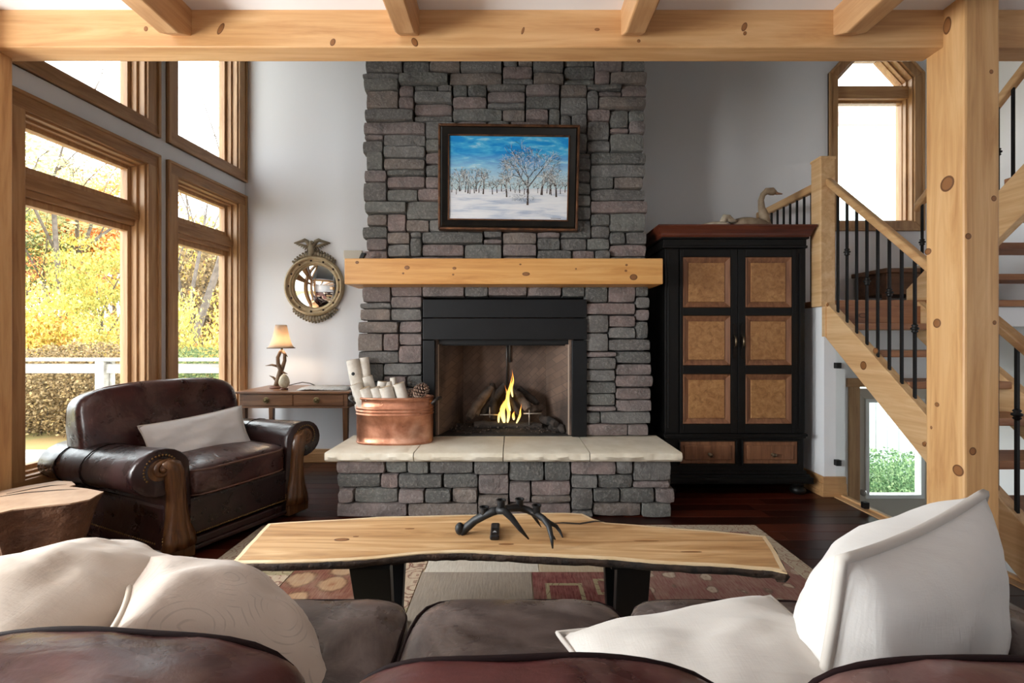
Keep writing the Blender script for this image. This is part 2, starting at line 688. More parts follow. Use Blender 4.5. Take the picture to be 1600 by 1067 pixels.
board('baseboard_back', [(XC + .03, YB - .02, -1.16, YB - .001), (1.05, YB - .02, 2.37, YB - .001)])
m = MB(LW).box((0.03, -.02, 0), (7.0, 0, .13)).box((.03, -.027, 0), (7.0, 0, .09))
tag(m.build('baseboard_left', TRIMY, bevel=.004), kind='structure')

# timber frame ----------------------------------------------------------------
BY0, BY1 = 2.10, 2.19
BZ = 2.547
o = MB().box((-3.0, BY0, BZ), (1.995, BY1 + .02, LZ + .05)).build('ceiling_beam', BEAMX, bevel=.006)
tag(o, 'long honey pine ceiling beam spanning the room above the fireplace wall', 'beam')
for px, py, a, b, t in ((345, 45, .012, .03, .5), (520, 66, .012, .018, .4), (648, 66, .014, .022, -.5), (228, 45, .01, .012, 0), (817, 48, .006, .018, .3), (933, 46, .012, .007, 0), (1163, 42, .012, .022, .4), (998, 64, .008, .008, 0), (1164, 52, .008, .01, .4)):
    knot(o, W(px, py, BY0), 1, a, b, t)
o = MB().box((2.14, BY0, BZ), (XR, BY1 + .02, LZ + .05)).build('ceiling_beam', BEAMX, bevel=.006)
tag(o, 'short pine ceiling beam running from the timber post towards the stairs', 'beam')
for xj, lab in ((-1.525, 'pine ceiling joist meeting the beam near the tall windows'),
                (-.475, 'pine ceiling joist meeting the beam above the painting side nearest the windows'),
                (.55, 'pine ceiling joist meeting the beam above the painting side nearest the armoire'),
                (1.53, 'pine ceiling joist meeting the beam beside the timber post')):
    jb = MB()
    x0, x1, zb, zt, y0 = xj - .047, xj + .047, 2.56, LZ + .01, -2.6
    prof = [(y0, zb), (2.02, zb), (BY0 + .01, zb + .045), (BY0 + .01, zt), (y0, zt)]
    jb.prism(prof, 0, x0, x1)
    o = jb.build('ceiling_joist', BEAMY, bevel=.008)
    tag(o, lab, 'beam', 'joists under the loft')
o = MB().box((1.99, 2.0, 0), (2.145, 2.19, 2.98)).build('timber_post', POSTZ, bevel=.009)
tag(o, 'thick square pine post with round knots in front of the stairs', 'post')
for px, py, a, b in ((1480, 287, .034, .036), (1464, 505, .02, .022), (1450, 393, .018, .016), (1464, 632, .012, .011), (1497, 735, .026, .026), (1480, 40, .02, .04), (1455, 668, .006, .008), (1445.5, 692, .008, .008)):
    d = 1.99 * F / (px - 800)
    knot(o, W(px, py, d), 0, a, b)
for px, py, a, b in ((1513, 369, .014, .014), (1520, 705, .016, .018), (1554, 504, .009, .01), (1553, 310, .012, .013), (1549, 112, .009, .01)):
    knot(o, W(px, py, 2.0), 1, a, b)
o = MB().box((-2.56, 2.0, 0), (-2.40, 2.19, 2.98)).build('timber_post', POSTZ, bevel=.009)
tag(o, 'square pine post beside the tall windows, by the tree stump', 'post')

# daylight of the tall windows that carry on beside the camera (the convex mirror shows them)
for (a, b) in cols[2:]:
    ld = bpy.data.lights.new('window_left_offscreen', 'AREA')
    ld.shape = 'RECTANGLE'
    ld.size, ld.size_y = b - a - .1, LO[1] - LO[0] - .1
    ld.energy = WINDOW_W
    ld.color = (0.96, 0.98, 1.0)
    lo = bpy.data.objects.new('window_left_offscreen', ld)
    COL.objects.link(lo)
    lo.location = LW((a + b) / 2, .30, (LO[0] + LO[1]) / 2)      # just outside the pane
    lo.rotation_mode = 'QUATERNION'
    lo.rotation_quaternion = Vector((-LN[0], -LN[1], 0)).to_track_quat('-Z', 'Z')

# ================================================================== fireplace
def stone_material():
    m = NT('ledge_stone')
    info = m.n('ShaderNodeObjectInfo')
    rnd = info.outputs['Random']
    base = m.ramp(rnd, [(0.0, lin(98, 98, 95)), (.17, lin(122, 120, 117)), (.34, lin(134, 121, 118)), (.5, lin(108, 105, 102)),
                        (.64, lin(136, 119, 115)), (.78, lin(118, 118, 113)), (.9, lin(132, 120, 112)), (1.0, lin(146, 141, 137))], 'CONSTANT')
    tc = m.n('ShaderNodeTexCoord')
    add = m.n('ShaderNodeVectorMath', operation='ADD')
    sc = m.n('ShaderNodeVectorMath', operation='SCALE')
    comb = m.n('ShaderNodeCombineXYZ')
    for i in range(3):
        m.l(rnd, comb.inputs[i])
    m.l(comb.outputs[0], sc.inputs[0])
    sc.inputs['Scale'].default_value = 37.0
    m.l(tc.outputs['Object'], add.inputs[0])
    m.l(sc.outputs[0], add.inputs[1])
    v = add.outputs[0]
    big = m.noise(v, 9, 6, .65, .3)
    fine = m.noise(v, 55, 5, .7)
    c = m.mix(m.ramp(big, [(.35, (0, 0, 0)), (.7, (.75, .75, .75))]), base, lin(90, 86, 84))
    c = m.mix(m.ramp(fine, [(.5, (0, 0, 0)), (.8, (.6, .6, .6))]), c, lin(178, 172, 166))
    m.set(c, .8, spec=.25)
    h = m.math('ADD', m.math('MULTIPLY', big, 1.4), m.math('MULTIPLY', fine, .35))
    m.bump(h, 1.0, .02)
    return m.m


STONE = stone_material()
MORTAR = plain('dark_mortar', lin(44, 42, 42), .95)


def pack(x0, x1, z0, z1, hole=None, seed=1, cw=.03, ch=.0475):
    rg = random.Random(seed)
    nx, nz = max(1, round((x1 - x0) / cw)), max(1, round((z1 - z0) / ch))
    cw, ch = (x1 - x0) / nx, (z1 - z0) / nz
    occ = [[False] * nx for _ in range(nz)]
    if hole:
        for j in range(nz):
            for i in range(nx):
                cx, cz = x0 + (i + .5) * cw, z0 + (j + .5) * ch
                if hole[0] < cx < hole[1] and hole[2] < cz < hole[3]:
                    occ[j][i] = True
    out = []
    for j in range(nz):
        i = 0
        while i < nx:
            if occ[j][i]:
                i += 1
                continue
            run = 0
            while i + run < nx and not occ[j][i + run]:
                run += 1
            hh = rg.choice([1, 2, 2, 2, 2, 2, 2, 3, 3])
            w = rg.choice([4, 6, 6, 7, 8, 9, 10, 11, 12, 13, 14, 16])
            if hh == 1:
                w = rg.choice([5, 6, 8, 10])
            if hh == 3:
                w = rg.choice([3, 5, 6, 7, 8, 9])
            if run - w < 4:
                w = run if run <= 17 else run // 2
            w = min(w, run)
            hh = min(hh, nz - j)
            if nz - j - hh == 1 and hh < 3:
                hh += 1
            while hh > 1 and any(occ[j + hh - 1][q] for q in range(i, i + w)):
                hh -= 1
            for a in range(hh):
                for q in range(i, i + w):
                    occ[j + a][q] = True
            out.append((x0 + i * cw, x0 + (i + w) * cw, z0 + j * ch, z0 + (j + hh) * ch))
            i += w
    return out


def stone(parent, x0, x1, z0, z1, y, rg, depth=.09, edges=(False, False)):
    g = .0035
    x0 += g + rg.uniform(-.002, .003)
    x1 -= g + rg.uniform(-.002, .003)
    z0 += g + rg.uniform(-.003, .003)
    z1 -= g + rg.uniform(-.003, .003)
    if edges[0]:
        x0 += rg.uniform(-.022, .02)
    if edges[1]:
        x1 += rg.uniform(-.02, .022)
    w, h = x1 - x0, z1 - z0
    pr = rg.uniform(.0, .03)
    ni, nj = (6 if w > .22 else 4), 4
    sd = rg.uniform(0, 50)
    tl = rg.uniform(-.012, .012)
    mb = MB()
    rows = []
    for j in range(nj):
        r_ = []
        for i in range(ni):
            u, v = i / (ni - 1), j / (nj - 1)
            x, z = x0 + w * u, z0 + h * v
            e = (i in (0, ni - 1)) + (j in (0, nj - 1))
            nx = noise.noise(Vector((x * 7 + sd, z * 9, sd)))
            yy = y - pr - .012 * nx + tl * (v - .5) - rg.uniform(0, .004)
            if e:
                jx, jz = rg.uniform(-.002, .002), noise.noise(Vector((x * 8, z * 3 + sd, 2))) * .005
                ins = .0035 if e == 1 else .007
                if i in (0, ni - 1):
                    x += ins * (1 if i == 0 else -1) + jx
                if j in (0, nj - 1):
                    z += ins * (1 if j == 0 else -1) + jz
                yy += .004 * e
            r_.append((x, yy, z))
        rows.append(r_)
    mb.grid(rows)
    idx = lambda j, i: j * ni + i
    ring = [idx(0, i) for i in range(ni)] + [idx(j, ni - 1) for j in range(1, nj)] + [idx(nj - 1, i) for i in range(ni - 2, -1, -1)] + [idx(j, 0) for j in range(nj - 2, 0, -1)]
    n = len(ring)
    prev = ring
    for out_, back in ((.8, .008), (1.0, depth)):
        cur = []
        for q in ring:
            p = mb.v[q]
            cx, cz = (x0 + x1) / 2, (z0 + z1) / 2
            j, i = divmod(q, ni)
            x = x0 if i == 0 else x1 if i == ni - 1 else p[0]
            z = z0 if j == 0 else z1 if j == nj - 1 else p[2]
            x = p[0] + (x - p[0]) * out_
            z = p[2] + (z - p[2]) * out_
            if (i in (0, ni - 1)) and (j in (0, nj - 1)) and back < .05:
                x = (x + p[0]) / 2
                z = (z + p[2]) / 2
            cur.append(len(mb.v))
            mb.v.append((x, (p[1] + back) if back < .05 else y + back, z))
        for k2 in range(n):
            mb.f.append((prev[k2], prev[(k2 + 1) % n], cur[(k2 + 1) % n], cur[k2]))
        prev = cur
    mb.f.append(tuple(prev))
    return mb.build('stone', STONE, parent, smooth=True, angle=28)


def lay(parent, x0, x1, z0, z1, y, hole=None, seed=1, depth=.09):
    rg = random.Random(seed * 13)
    for r_ in pack(x0, x1, z0, z1, hole, seed):
        stone(parent, *r_, y, rg, depth, (r_[0] < x0 + .01, r_[1] > x1 - .01))


HS = 0.45
CH = thing('stone_chimney', (-.05, 3.9, HS), 'tall grey and mauve ledgestone chimney breast around the fireplace', 'chimney')
core = MB()
core.box((-1.13, 3.56, .3), (-.70, YB - .002, 1.55)).box((.59, 3.56, .3), (1.03, YB - .002, 1.55))
core.box((-1.12, 3.61, 1.53), (1.0, YB - .002, 5.195))
core.build('mortar_core', MORTAR, CH)
lay(CH, -1.17, 1.07, HS + .005, 1.62, 3.51, (-.684, .576, HS - .1, 1.508), seed=4, depth=.09)
lay(CH, -1.155, 1.035, 1.75, 3.62, 3.56, seed=9, depth=.09)
# the stone above what the picture shows, one joined part
top = MB()
for a, b, c, d in pack(-1.155, 1.035, 3.62, 5.19, None, 21):
    top.box((a + .004, 3.545, c + .004), (b - .004, 3.62, d - .004))
tag(top.build('stone_upper', STONE, CH, bevel=.012), kind='stuff')

HE = thing('raised_hearth', (-.05, 3.3, 0), 'raised ledgestone hearth with four cream chiselled slabs on top', 'hearth')
MB().box((-1.15, 3.12, 0), (1.05, 3.56, .386)).build('mortar_core', MORTAR, HE)
lay(HE, -1.185, 1.085, 0.0, .388, 3.075, seed=5, depth=.09)
for sx in (0, 1):       # stones of the two hearth ends, laid into the side
    rg = random.Random(40 + sx)
    z = 0.0
    while z < .35:
        hh = min(rg.choice([.095, .13]), .388 - z)
        if .388 - z - hh < .05:
            hh = .388 - z
        y_ = 3.16
        while y_ < 3.55:
            ww = min(rg.uniform(.14, .28), 3.56 - y_)
            xx = -1.175 if sx == 0 else 1.075
            MB().box((xx - .03, y_ + .004, z + .004), (xx + .03, y_ + ww - .004, z + hh - .004)).build('stone', STONE, HE, bevel=.012)
            y_ += ww
        z += hh

sm = NT('cream_limestone')
nz = sm.noise(sm.coord(), 6, 6, .6, .2)
sm.set(sm.ramp(nz, [(.3, lin(206, 194, 172)), (.6, lin(222, 212, 194)), (.8, lin(230, 224, 210))]), .7)
sm.bump(sm.noise(sm.coord(), 30, 5, .6), .25, .006)
sx_ = [(506, 646), (646, 786), (786, 922), (922, 1067)]
for a, b in sx_:
    xa, xb = (a - 800) * 3.0 / F, (b - 800) * 3.0 / F
    g = .003
    rows = []
    n = 34
    rg = random.Random(a)
    for prof_i in range(8):
        r_ = []
        for i in range(n + 1):
            x = xa + g + (xb - xa - 2 * g) * i / n
            ch1 = noise.noise(Vector((x * 17, 1.7, .3))) * .016 + abs(noise.noise(Vector((x * 30, 4.1, 2)))) * .014
            ch2 = noise.noise(Vector((x * 21 + 4, 7.7, .3))) * .009
            sag = noise.noise(Vector((x * 12, 9, 9))) * .004
            y, z = [(3.55, .388), (3.55, HS), (3.3, HS), (3.015, HS), (3.004, HS - .006 + sag), (2.994 + ch1, HS - .026 + sag * 2), (3.0 + ch2, HS - .046), (3.02, .388)][prof_i]
            r_.append((x, y, z))
        rows.append(r_)
    mb = MB().grid(rows)
    mb.f.append(tuple(k2 * (n + 1) for k2 in range(8)))
    mb.f.append(tuple(k2 * (n + 1) + n for k2 in reversed(range(8))))
    for i in range(n):
        mb.f.append((i, i + 1, 7 * (n + 1) + i + 1, 7 * (n + 1) + i))
    mb.build('slab', sm.m, HE, smooth=True, angle=35)

o = MB().box((-1.216, 3.30, 1.60), (1.096, 3.6, 1.787)).build('mantel_beam', MANTEL, bevel=.006)
tag(o, 'thick honey pine mantel beam with dark knots across the stone chimney', 'mantel')
for px, py, a, b in ((558, 410, .013, .011), (636, 418, .019, .015), (630, 427, .008, .007), (710, 419, .014, .010), (708, 429, .008, .007), (822, 428, .028, .014), (813, 413, .008, .006), (979, 414, .009, .008), (978, 423, .01, .008), (990, 433, .028, .022), (900, 420, .006, .006)):
    knot(o, W(px, py, 3.30), 1, a, b)

# ---- the insert
IRON = plain('satin_black_steel', lin(19, 20, 22), .40, .2, c2=lin(24, 25, 27), nscale=3, spec=.35)
INS = thing('fireplace_insert', (-.05, 3.7, HS), 'black steel gas fireplace insert with brick-lined firebox and burning logs', 'fireplace')
xl, xr = -.68, .572
MB().box((xl, 3.475, 1.365), (xr, 3.52, 1.505)).build('top_panel', IRON, INS, bevel=.004)
MB().box((xl, 3.470, 1.197), (xr, 3.52, 1.36)).build('top_panel', IRON, INS, bevel=.004)
MB().box((xl, 3.475, HS + .005), (-.59, 3.52, 1.192)).build('side_panel', IRON, INS, bevel=.004)
MB().box((.458, 3.475, HS + .005), (xr, 3.52, 1.192)).build('side_panel', IRON, INS, bevel=.004)
fb = NT('firebrick')
mp = fb.coord((1, 1, 1), (0, math.radians(45), 0))
bt = fb.n('ShaderNodeTexBrick')
bt.inputs['Scale'].default_value = 5.5
bt.inputs['Mortar Size'].default_value = .012
bt.inputs['Color1'].default_value = lin(128, 104, 90)
bt.inputs['Color2'].default_value = lin(112, 92, 80)
bt.inputs['Mortar'].default_value = lin(100, 84, 74)
sw = fb.n('ShaderNodeSeparateXYZ')
fb.l(mp, sw.inputs[0])
cb = fb.n('ShaderNodeCombineXYZ')
fb.l(sw.outputs[0], cb.inputs[0])
fb.l(sw.outputs[2], cb.inputs[1])
fb.l(cb.outputs[0], bt.inputs['Vector'])
soot = fb.noise(fb.coord((1, 1, .6)), 3.2, 4, .5)
fb.set(fb.mix(fb.ramp(soot, [(.46, (0, 0, 0)), (.66, (.8, .8, .8))]), bt.outputs['Color'], lin(44, 38, 36)), .85)
FBM = fb.m
xb0, xb1 = -.43, .30
MB().box((xb0 - .02, 4.0, .45), (xb1 + .02, 4.04, 1.4)).build('brick_back', FBM, INS)
MB().quadhex([(-.575, 3.52, .45), (-.605, 3.52, .45), (xb0 - .03, 4.02, .45), (xb0, 4.0, .45), (-.575, 3.52, 1.4), (-.605, 3.52, 1.4), (xb0 - .03, 4.02, 1.4), (xb0, 4.0, 1.4)]).build('brick_side', FBM, INS)
MB().quadhex([(.445, 3.52, .45), (.475, 3.52, .45), (xb1 + .03, 4.02, .45), (xb1, 4.0, .45), (.445, 3.52, 1.4), (.475, 3.52, 1.4), (xb1 + .03, 4.02, 1.4), (xb1, 4.0, 1.4)]).build('brick_side', FBM, INS)
MB().box((-.69, 3.52, .40), (.58, 4.04, .458)).build('firebox_floor', plain('sooty_floor', lin(30, 27, 26), .9, c2=lin(52, 46, 42)), INS)
MB().box((-.69, 3.53, 1.40), (.58, 4.04, 1.43)).build('firebox_hood', BLACK, INS)
MB().box((-.58, 3.54, 1.16), (.45, 3.57, 1.2)).box((-.57, 3.60, 1.150), (.44, 3.63, 1.192)).build('screen_rail', BLACK, INS)
JB = plain('edge_brick', lin(168, 148, 132), .85)
MB().box((-.592, 3.524, .458), (-.568, 3.56, 1.16)).build('brick_edge', JB, INS, bevel=.003)
MB().box((.436, 3.524, .458), (.460, 3.56, 1.16)).build('brick_edge', JB, INS, bevel=.003)
STEEL = plain('damper_steel', lin(120, 118, 116), .4, .8)
MB().tube([(-.045, 3.985, .8), (-.045, 3.985, 1.35)], .008, 8).tube([(-.02, 3.99, 1.0), (-.02, 3.99, 1.35)], .012, 8).build('damper_rod', STEEL, INS, smooth=True)

LOGA = plain('gas_log_ash', lin(120, 104, 92), .9, c2=lin(44, 38, 34), nscale=9, bump=.8, bscale=22, bdist=.012)
LOGB = plain('gas_log_char', lin(30, 27, 25), .9, c2=lin(72, 62, 56), nscale=11, bump=.8, bscale=22, bdist=.012)


def gas_log(p0, p1, r, mat, sd):
    p0, p1 = Vector(p0), Vector(p1)
    n = 8
    pts, rad = [], []
    for i in range(n + 1):
        t = i / n
        q = p0.lerp(p1, t) + noise.noise_vector(Vector((t * 3, sd, 1))) * r * .5
        pts.append(q)
        rad.append(r * (1 + .25 * noise.noise(Vector((t * 5, sd * 3, 2)))) * (.75 if i in (0, n) else 1))
    MB().tube(pts, rad, 9).build('gas_log', mat, INS, smooth=True, angle=60)


gas_log(W(731, 652, 3.68), W(768, 604, 3.86), .036, LOGA, 1)
gas_log(W(744, 650, 3.72), W(763, 606, 3.9), .026, LOGA, 2)
gas_log(W(770, 655, 3.74), W(771, 600, 3.9), .034, LOGB, 3)
gas_log(W(752, 648, 3.8), W(788, 602, 3.88), .034, LOGB, 4)
gas_log(W(798, 607, 3.86), W(826, 640, 3.7), .042, LOGA, 5)
gas_log(W(791, 612, 3.75), W(812, 648, 3.66), .022, LOGB, 6)
gas_log(W(812, 606, 3.92), W(838, 632, 3.8), .032, LOGB, 7)
gas_log(W(742, 663, 3.70), W(846, 665, 3.70), .034, LOGB, 8)
gas_log(W(828, 640, 3.74), W(846, 636, 3.86), .034, LOGA, 9)
gas_log(W(846, 652, 3.80), W(868, 662, 3.60), .034, LOGB, 10)
gas_log(W(860, 668, 3.70), W(884, 669, 3.59), .036, LOGB, 11)
MB().tube([W(750, 648, 3.66), W(778, 648, 3.66)], .006, 6).tube([W(765, 636, 3.66), W(765, 652, 3.66)], .006, 6).tube([W(818, 646, 3.66), W(846, 646, 3.66)], .007, 6).tube([W(827, 640, 3.66), W(827, 664, 3.66)], .007, 6).build('grate', plain('hot_steel', lin(170, 160, 150), .4, .7), INS, smooth=True)
rg = random.Random(5)
em = MB()
for i in range(420):
    x, y = rg.uniform(-.50, .40), rg.uniform(3.56, 3.78)
    hgt = .458 + max(0, (y - 3.56)) * .22 + rg.uniform(0, .012)
    s_ = rg.uniform(.006, .014)
    c_ = Vector((x, y, hgt))
    ps = [c_ + Vector((rg.uniform(-1, 1), rg.uniform(-1, 1), rg.uniform(-.4, 1))) * s_ for _ in range(4)]
    i0 = len(em.v)
    em.v += [tuple(p) for p in ps]
    em.f += [(i0, i0 + 1, i0 + 2), (i0, i0 + 2, i0 + 3), (i0, i0 + 3, i0 + 1), (i0 + 1, i0 + 3, i0 + 2)]
EMB = NT('ember_rock')
geo = EMB.n('ShaderNodeNewGeometry')
EMB.set(EMB.ramp(geo.outputs['Random Per Island'], [(0, lin(24, 20, 18)), (.6, lin(64, 54, 48)), (1, lin(130, 112, 100))]), .9)
tag(em.build('ember_bed', EMB.m, INS), kind='stuff')
MB().quadhex([(-.46, 3.6, .455), (.35, 3.6, .455), (.35, 3.8, .455), (-.46, 3.8, .455), (-.46, 3.6, .462), (.35, 3.6, .462), (.35, 3.8, .50), (-.46, 3.8, .50)]).build('burner_tray', LOGB, INS)

fl = NT('gas_flame')
sep = fl.n('ShaderNodeSeparateXYZ')
fl.l(fl.n('ShaderNodeTexCoord').outputs['Generated'], sep.inputs[0])
lw = fl.n('ShaderNodeLayerWeight')
lw.inputs[0].default_value = .45
colz = fl.ramp(sep.outputs[2], [(0, (1, .75, .28)), (.4, (1, .55, .10)), (.8, (1, .33, .05)), (1, (.8, .18, .02))])
emi = fl.n('ShaderNodeEmission')
fl.l(colz, emi.inputs[0])
emi.inputs[1].default_value = 0.95
tr = fl.n('ShaderNodeBsdfTransparent')
mx = fl.n('ShaderNodeMixShader')
fl.l(fl.ramp(lw.outputs['Facing'], [(0, (0, 0, 0)), (.45, (.25, .25, .25)), (.95, (1, 1, 1))]), mx.inputs[0])
fl.l(emi.outputs[0], mx.inputs[1])
fl.l(tr.outputs[0], mx.inputs[2])
fl.l(mx.outputs[0], fl.out.inputs[0])


def flame(pts, wid):
    P_ = [W(a, b, 3.655) for a, b in pts]
    q, rad = [], []
    n = len(P_) - 1
    for i in range(n * 4 + 1):
        t = i / 4
        k2 = min(int(t), n - 1)
        u = t - k2
        p0, p1, p2, p3 = P_[max(k2 - 1, 0)], P_[k2], P_[k2 + 1], P_[min(k2 + 2, n)]
        q.append(.5 * ((2 * p1) + (p2 - p0) * u + (2 * p0 - 5 * p1 + 4 * p2 - p3) * u * u + (3 * p1 - p0 - 3 * p2 + p3) * u ** 3))
        s_ = i / (n * 4)
        rad.append(max(.0008, wid * (math.sin(math.pi * min(1, s_ * 1.0 + .12)) ** .9) * (1 - s_ * .35)))
    rad[-1] = .0006
    MB().tube(q, rad, 10, flat=.6).build('flame', fl.m, INS, smooth=True)


flame([(788, 660), (785, 640), (793, 622), (789, 602)], .042)
flame([(797, 642), (793, 622), (797, 604), (801, 582)], .028)
flame([(779, 660), (780, 648), (786, 638), (786, 626)], .020)
flame([(793, 660), (795, 645), (792, 634), (795, 622)], .026)
flame([(803, 656), (802, 648), (804, 642)], .022)
flame([(807, 661), (812, 650), (813, 642), (815, 630)], .018)
flame([(801, 620), (799, 606), (802, 594), (800, 578)], .020)

# ================================================================== armoire
ABLK = NT('worn_black_paint')
nzz = ABLK.noise(ABLK.coord(), 7, 6, .7)
ABLK.set(ABLK.ramp(nzz, [(.3, lin(9, 8, 8)), (.68, lin(15, 14, 13)), (.78, lin(48, 32, 22))]), .42, spec=.3)
ABLK = ABLK.m
BURL = NT('burl_panel')
v = BURL.coord()
b1 = BURL.noise(v, 26, 6, .7, .6)
b2 = BURL.noise(v, 3.2, 4, .5)
cc = BURL.ramp(b1, [(.28, lin(118, 78, 46)), (.5, lin(166, 120, 74)), (.72, lin(192, 148, 98))])
BURL.set(BURL.mix(BURL.ramp(b2, [(.4, (0, 0, 0)), (.75, (.5, .5, .5))]), cc, lin(130, 80, 44)), .42)
BURL = BURL.m
PFRAME = wood('armoire_brown', 2, lin(92, 56, 38), lin(124, 82, 56), lin(150, 106, 76), knots=False, scale=2)
CROWN = wood('armoire_red', 0, lin(58, 26, 18), lin(86, 40, 26), lin(110, 56, 36), knots=False, scale=2, rough=.35)
AF, AB = 3.54, 4.12
ax0, ax1 = 1.185, 2.272


def az(py, d=AF):
    return H + (HY - py) * d / F


def axx(px, d=AF):
    return (px - 800) * d / F


AR = thing('armoire', (1.75, 3.83, 0), 'tall black two-door armoire with six raised brown burl panels and two drawers', 'armoire')
MB().box((ax0, AF, .13), (ax1, AB, az(388))).build('body', ABLK, AR, bevel=.006)
cm = MB()
for (z0, z1, e) in ((az(388), az(384), .018), (az(384), az(374), .012), (az(374), az(371), .026)):
    cm.box((ax0 - e, AF - e, z0), (ax1 + e, AB, z1))
cm.build('frieze', ABLK, AR, bevel=.004)
prof = [(0.0, az(372)), (.022, az(372)), (.034, az(369)), (.036, az(366)), (.05, az(360)), (.06, az(357)), (.064, az(356)), (.064, az(353.5)), (0, az(353.5))]
cr = MB()
rows = []
for e, z in prof:
    rows.append([(ax0 - e, AB, z), (ax0 - e, AF - e, z), (ax1 + e, AF - e, z), (ax1 + e, AB, z)])
cr.grid(rows, wrap=True)
cr.f.append((0, 1, 2, 3))
i0 = len(cr.v) - 4
cr.f.append((i0, i0 + 1, i0 + 2, i0 + 3))
cr.build('crown', CROWN, AR, bevel=.002)
# stiles with reeded corner columns, waist moulding, plinth and feet
for a, b in ((ax0, axx(1060)), (axx(1243), ax1)):
    MB().box((a, AF - .012, az(676)), (b, AF + .01, az(389))).box((a + .02, AF - .02, az(668)), (a + .034, AF, az(396))).build('stile', ABLK, AR, bevel=.004)
MB().box((ax0 - .012, AF - .03, az(681)), (ax1 + .012, AB, az(677))).box((ax0 - .004, AF - .02, az(684)), (ax1 + .004, AB, az(681))).build('waist_moulding', ABLK, AR, bevel=.003)
pl = MB()
for z0, z1, e in ((az(740), az(735), .012), (az(744), az(740), .03), (az(752), az(744), .045), (.09, az(752), .05)):
    pl.box((ax0 - e, AF - e, z0), (ax1 + e, AB, z1))
pl.build('plinth', ABLK, AR, bevel=.006)
for x in (ax0 + .03, ax1 - .05):
    for y in (AF + .0, AB - .07):
        MB().lathe([(.03, 0), (.05, .012), (.058, .03), (.05, .052), (.036, .062), (.05, .072), (.052, .092)], 16, (x, y, 0)).build('bun_foot', ABLK, AR, smooth=True, angle=50)
METAL = plain('dark_bronze', lin(40, 34, 30), .35, .8)
PEWTER = plain('worn_brass', lin(120, 104, 84), .35, .9)
rowpx = [(402, 481), (493, 571), (584, 662)]
for dx0, dx1, pa, pb, hx in ((1061, 1150.4, 1065.5, 1140, 1145), (1151.2, 1242, 1162.5, 1235, 1157)):
    D = MB()
    xs = [axx(dx0), axx(pa), axx(pb), axx(dx1)]
    y0, y1 = AF - .022, AF + .002
    z0, z1 = az(676), az(390)
    D.box((xs[0], y0, z0), (xs[1], y1, z1)).box((xs[2], y0, z0), (xs[3], y1, z1))
    zs = [z0] + [q for a, b in reversed(rowpx) for q in (az(b), az(a))] + [z1]
    for q in range(0, len(zs), 2):
        D.box((xs[1], y0, zs[q]), (xs[2], y1, zs[q + 1]))
    door = D.build('door', ABLK, AR, bevel=.003)
    for a, b in rowpx:
        X0, X1, Z0, Z1 = xs[1], xs[2], az(b), az(a)
        lv = [(.0, AF - .012), (.006, AF - .024), (.012, AF - .022), (.045, AF - .008), (.047, AF - .014)]
        rows = []
        for e, y in lv:
            rows.append([(X0 + e, y, Z0 + e), (X1 - e, y, Z0 + e), (X1 - e, y, Z1 - e), (X0 + e, y, Z1 - e)])
        MB().grid(rows, wrap=True).build('panel_frame', PFRAME, door)
        e = .046
        MB().box((X0 + e, AF - .016, Z0 + e), (X1 - e, AF - .004, Z1 - e)).build('panel', BURL, door, bevel=.003)
    hb = MB()
    hz0, hz1 = az(562), az(505)
    hxw = axx(hx)
    hb.prism([(hxw - .012, hz0 + .02), (hxw, hz0), (hxw + .012, hz0 + .02), (hxw + .008, (hz0 + hz1) / 2 - .04), (hxw + .016, (hz0 + hz1) / 2), (hxw + .008, (hz0 + hz1) / 2 + .04), (hxw + .012, hz1 - .02), (hxw, hz1), (hxw - .012, hz1 - .02), (hxw - .008, (hz0 + hz1) / 2 + .04), (hxw - .016, (hz0 + hz1) / 2), (hxw - .008, (hz0 + hz1) / 2 - .04)], 1, AF - .028, AF - .02)
    hb.build('escutcheon', METAL, door)
    mzz = (hz0 + hz1) / 2
    MB().tube([(hxw, AF - .022, mzz + .05), (hxw, AF - .05, mzz + .03), (hxw, AF - .055, mzz), (hxw, AF - .05, mzz - .03), (hxw, AF - .022, mzz - .05)], [.005, .006, .008, .006, .005], 8).build('pull', PEWTER, door, smooth=True)
for a, b, kx in ((1062, 1148, 1107), (1160, 1245, 1205)):
    fz0, fz1 = az(724), az(689)
    dr = MB().ring([(axx(a) - .012, fz0 - .012), (axx(b) + .012, fz0 - .012), (axx(b) + .012, fz1 + .012), (axx(a) - .012, fz1 + .012)],
                   [(axx(a), fz0), (axx(b), fz0), (axx(b), fz1), (axx(a), fz1)], 1, AF - .02, AF + .002).build('drawer', ABLK, AR, bevel=.003)
    MB().box((axx(a), AF - .008, fz0), (axx(b), AF + .002, fz1)).box((axx(a) + .03, AF - .016, fz0 + .03), (axx(b) - .03, AF, fz1 - .03)).build('drawer_front', PFRAME, dr, bevel=.005)
    MB().lathe([(.012, 0), (.012, -.004), (.006, -.008), (.006, -.018), (.015, -.024), (.016, -.032), (.008, -.038)], 14, (axx(kx), AF - .015, az(709)), axis=1).build('knob', PEWTER, dr, smooth=True, angle=45)

# ================================================================== decoys on the armoire
DEC = plain('weathered_decoy', lin(158, 138, 114), .7, c2=lin(120, 98, 76), nscale=14, bump=.3, bscale=30)
DEC2 = plain('pale_decoy', lin(186, 172, 152), .7, c2=lin(140, 122, 102), nscale=14, bump=.3, bscale=30)
dtop = az(353.5)
dd = 3.62
def dw(px, py, d=dd):
    p = W(px, py, d)
    return p


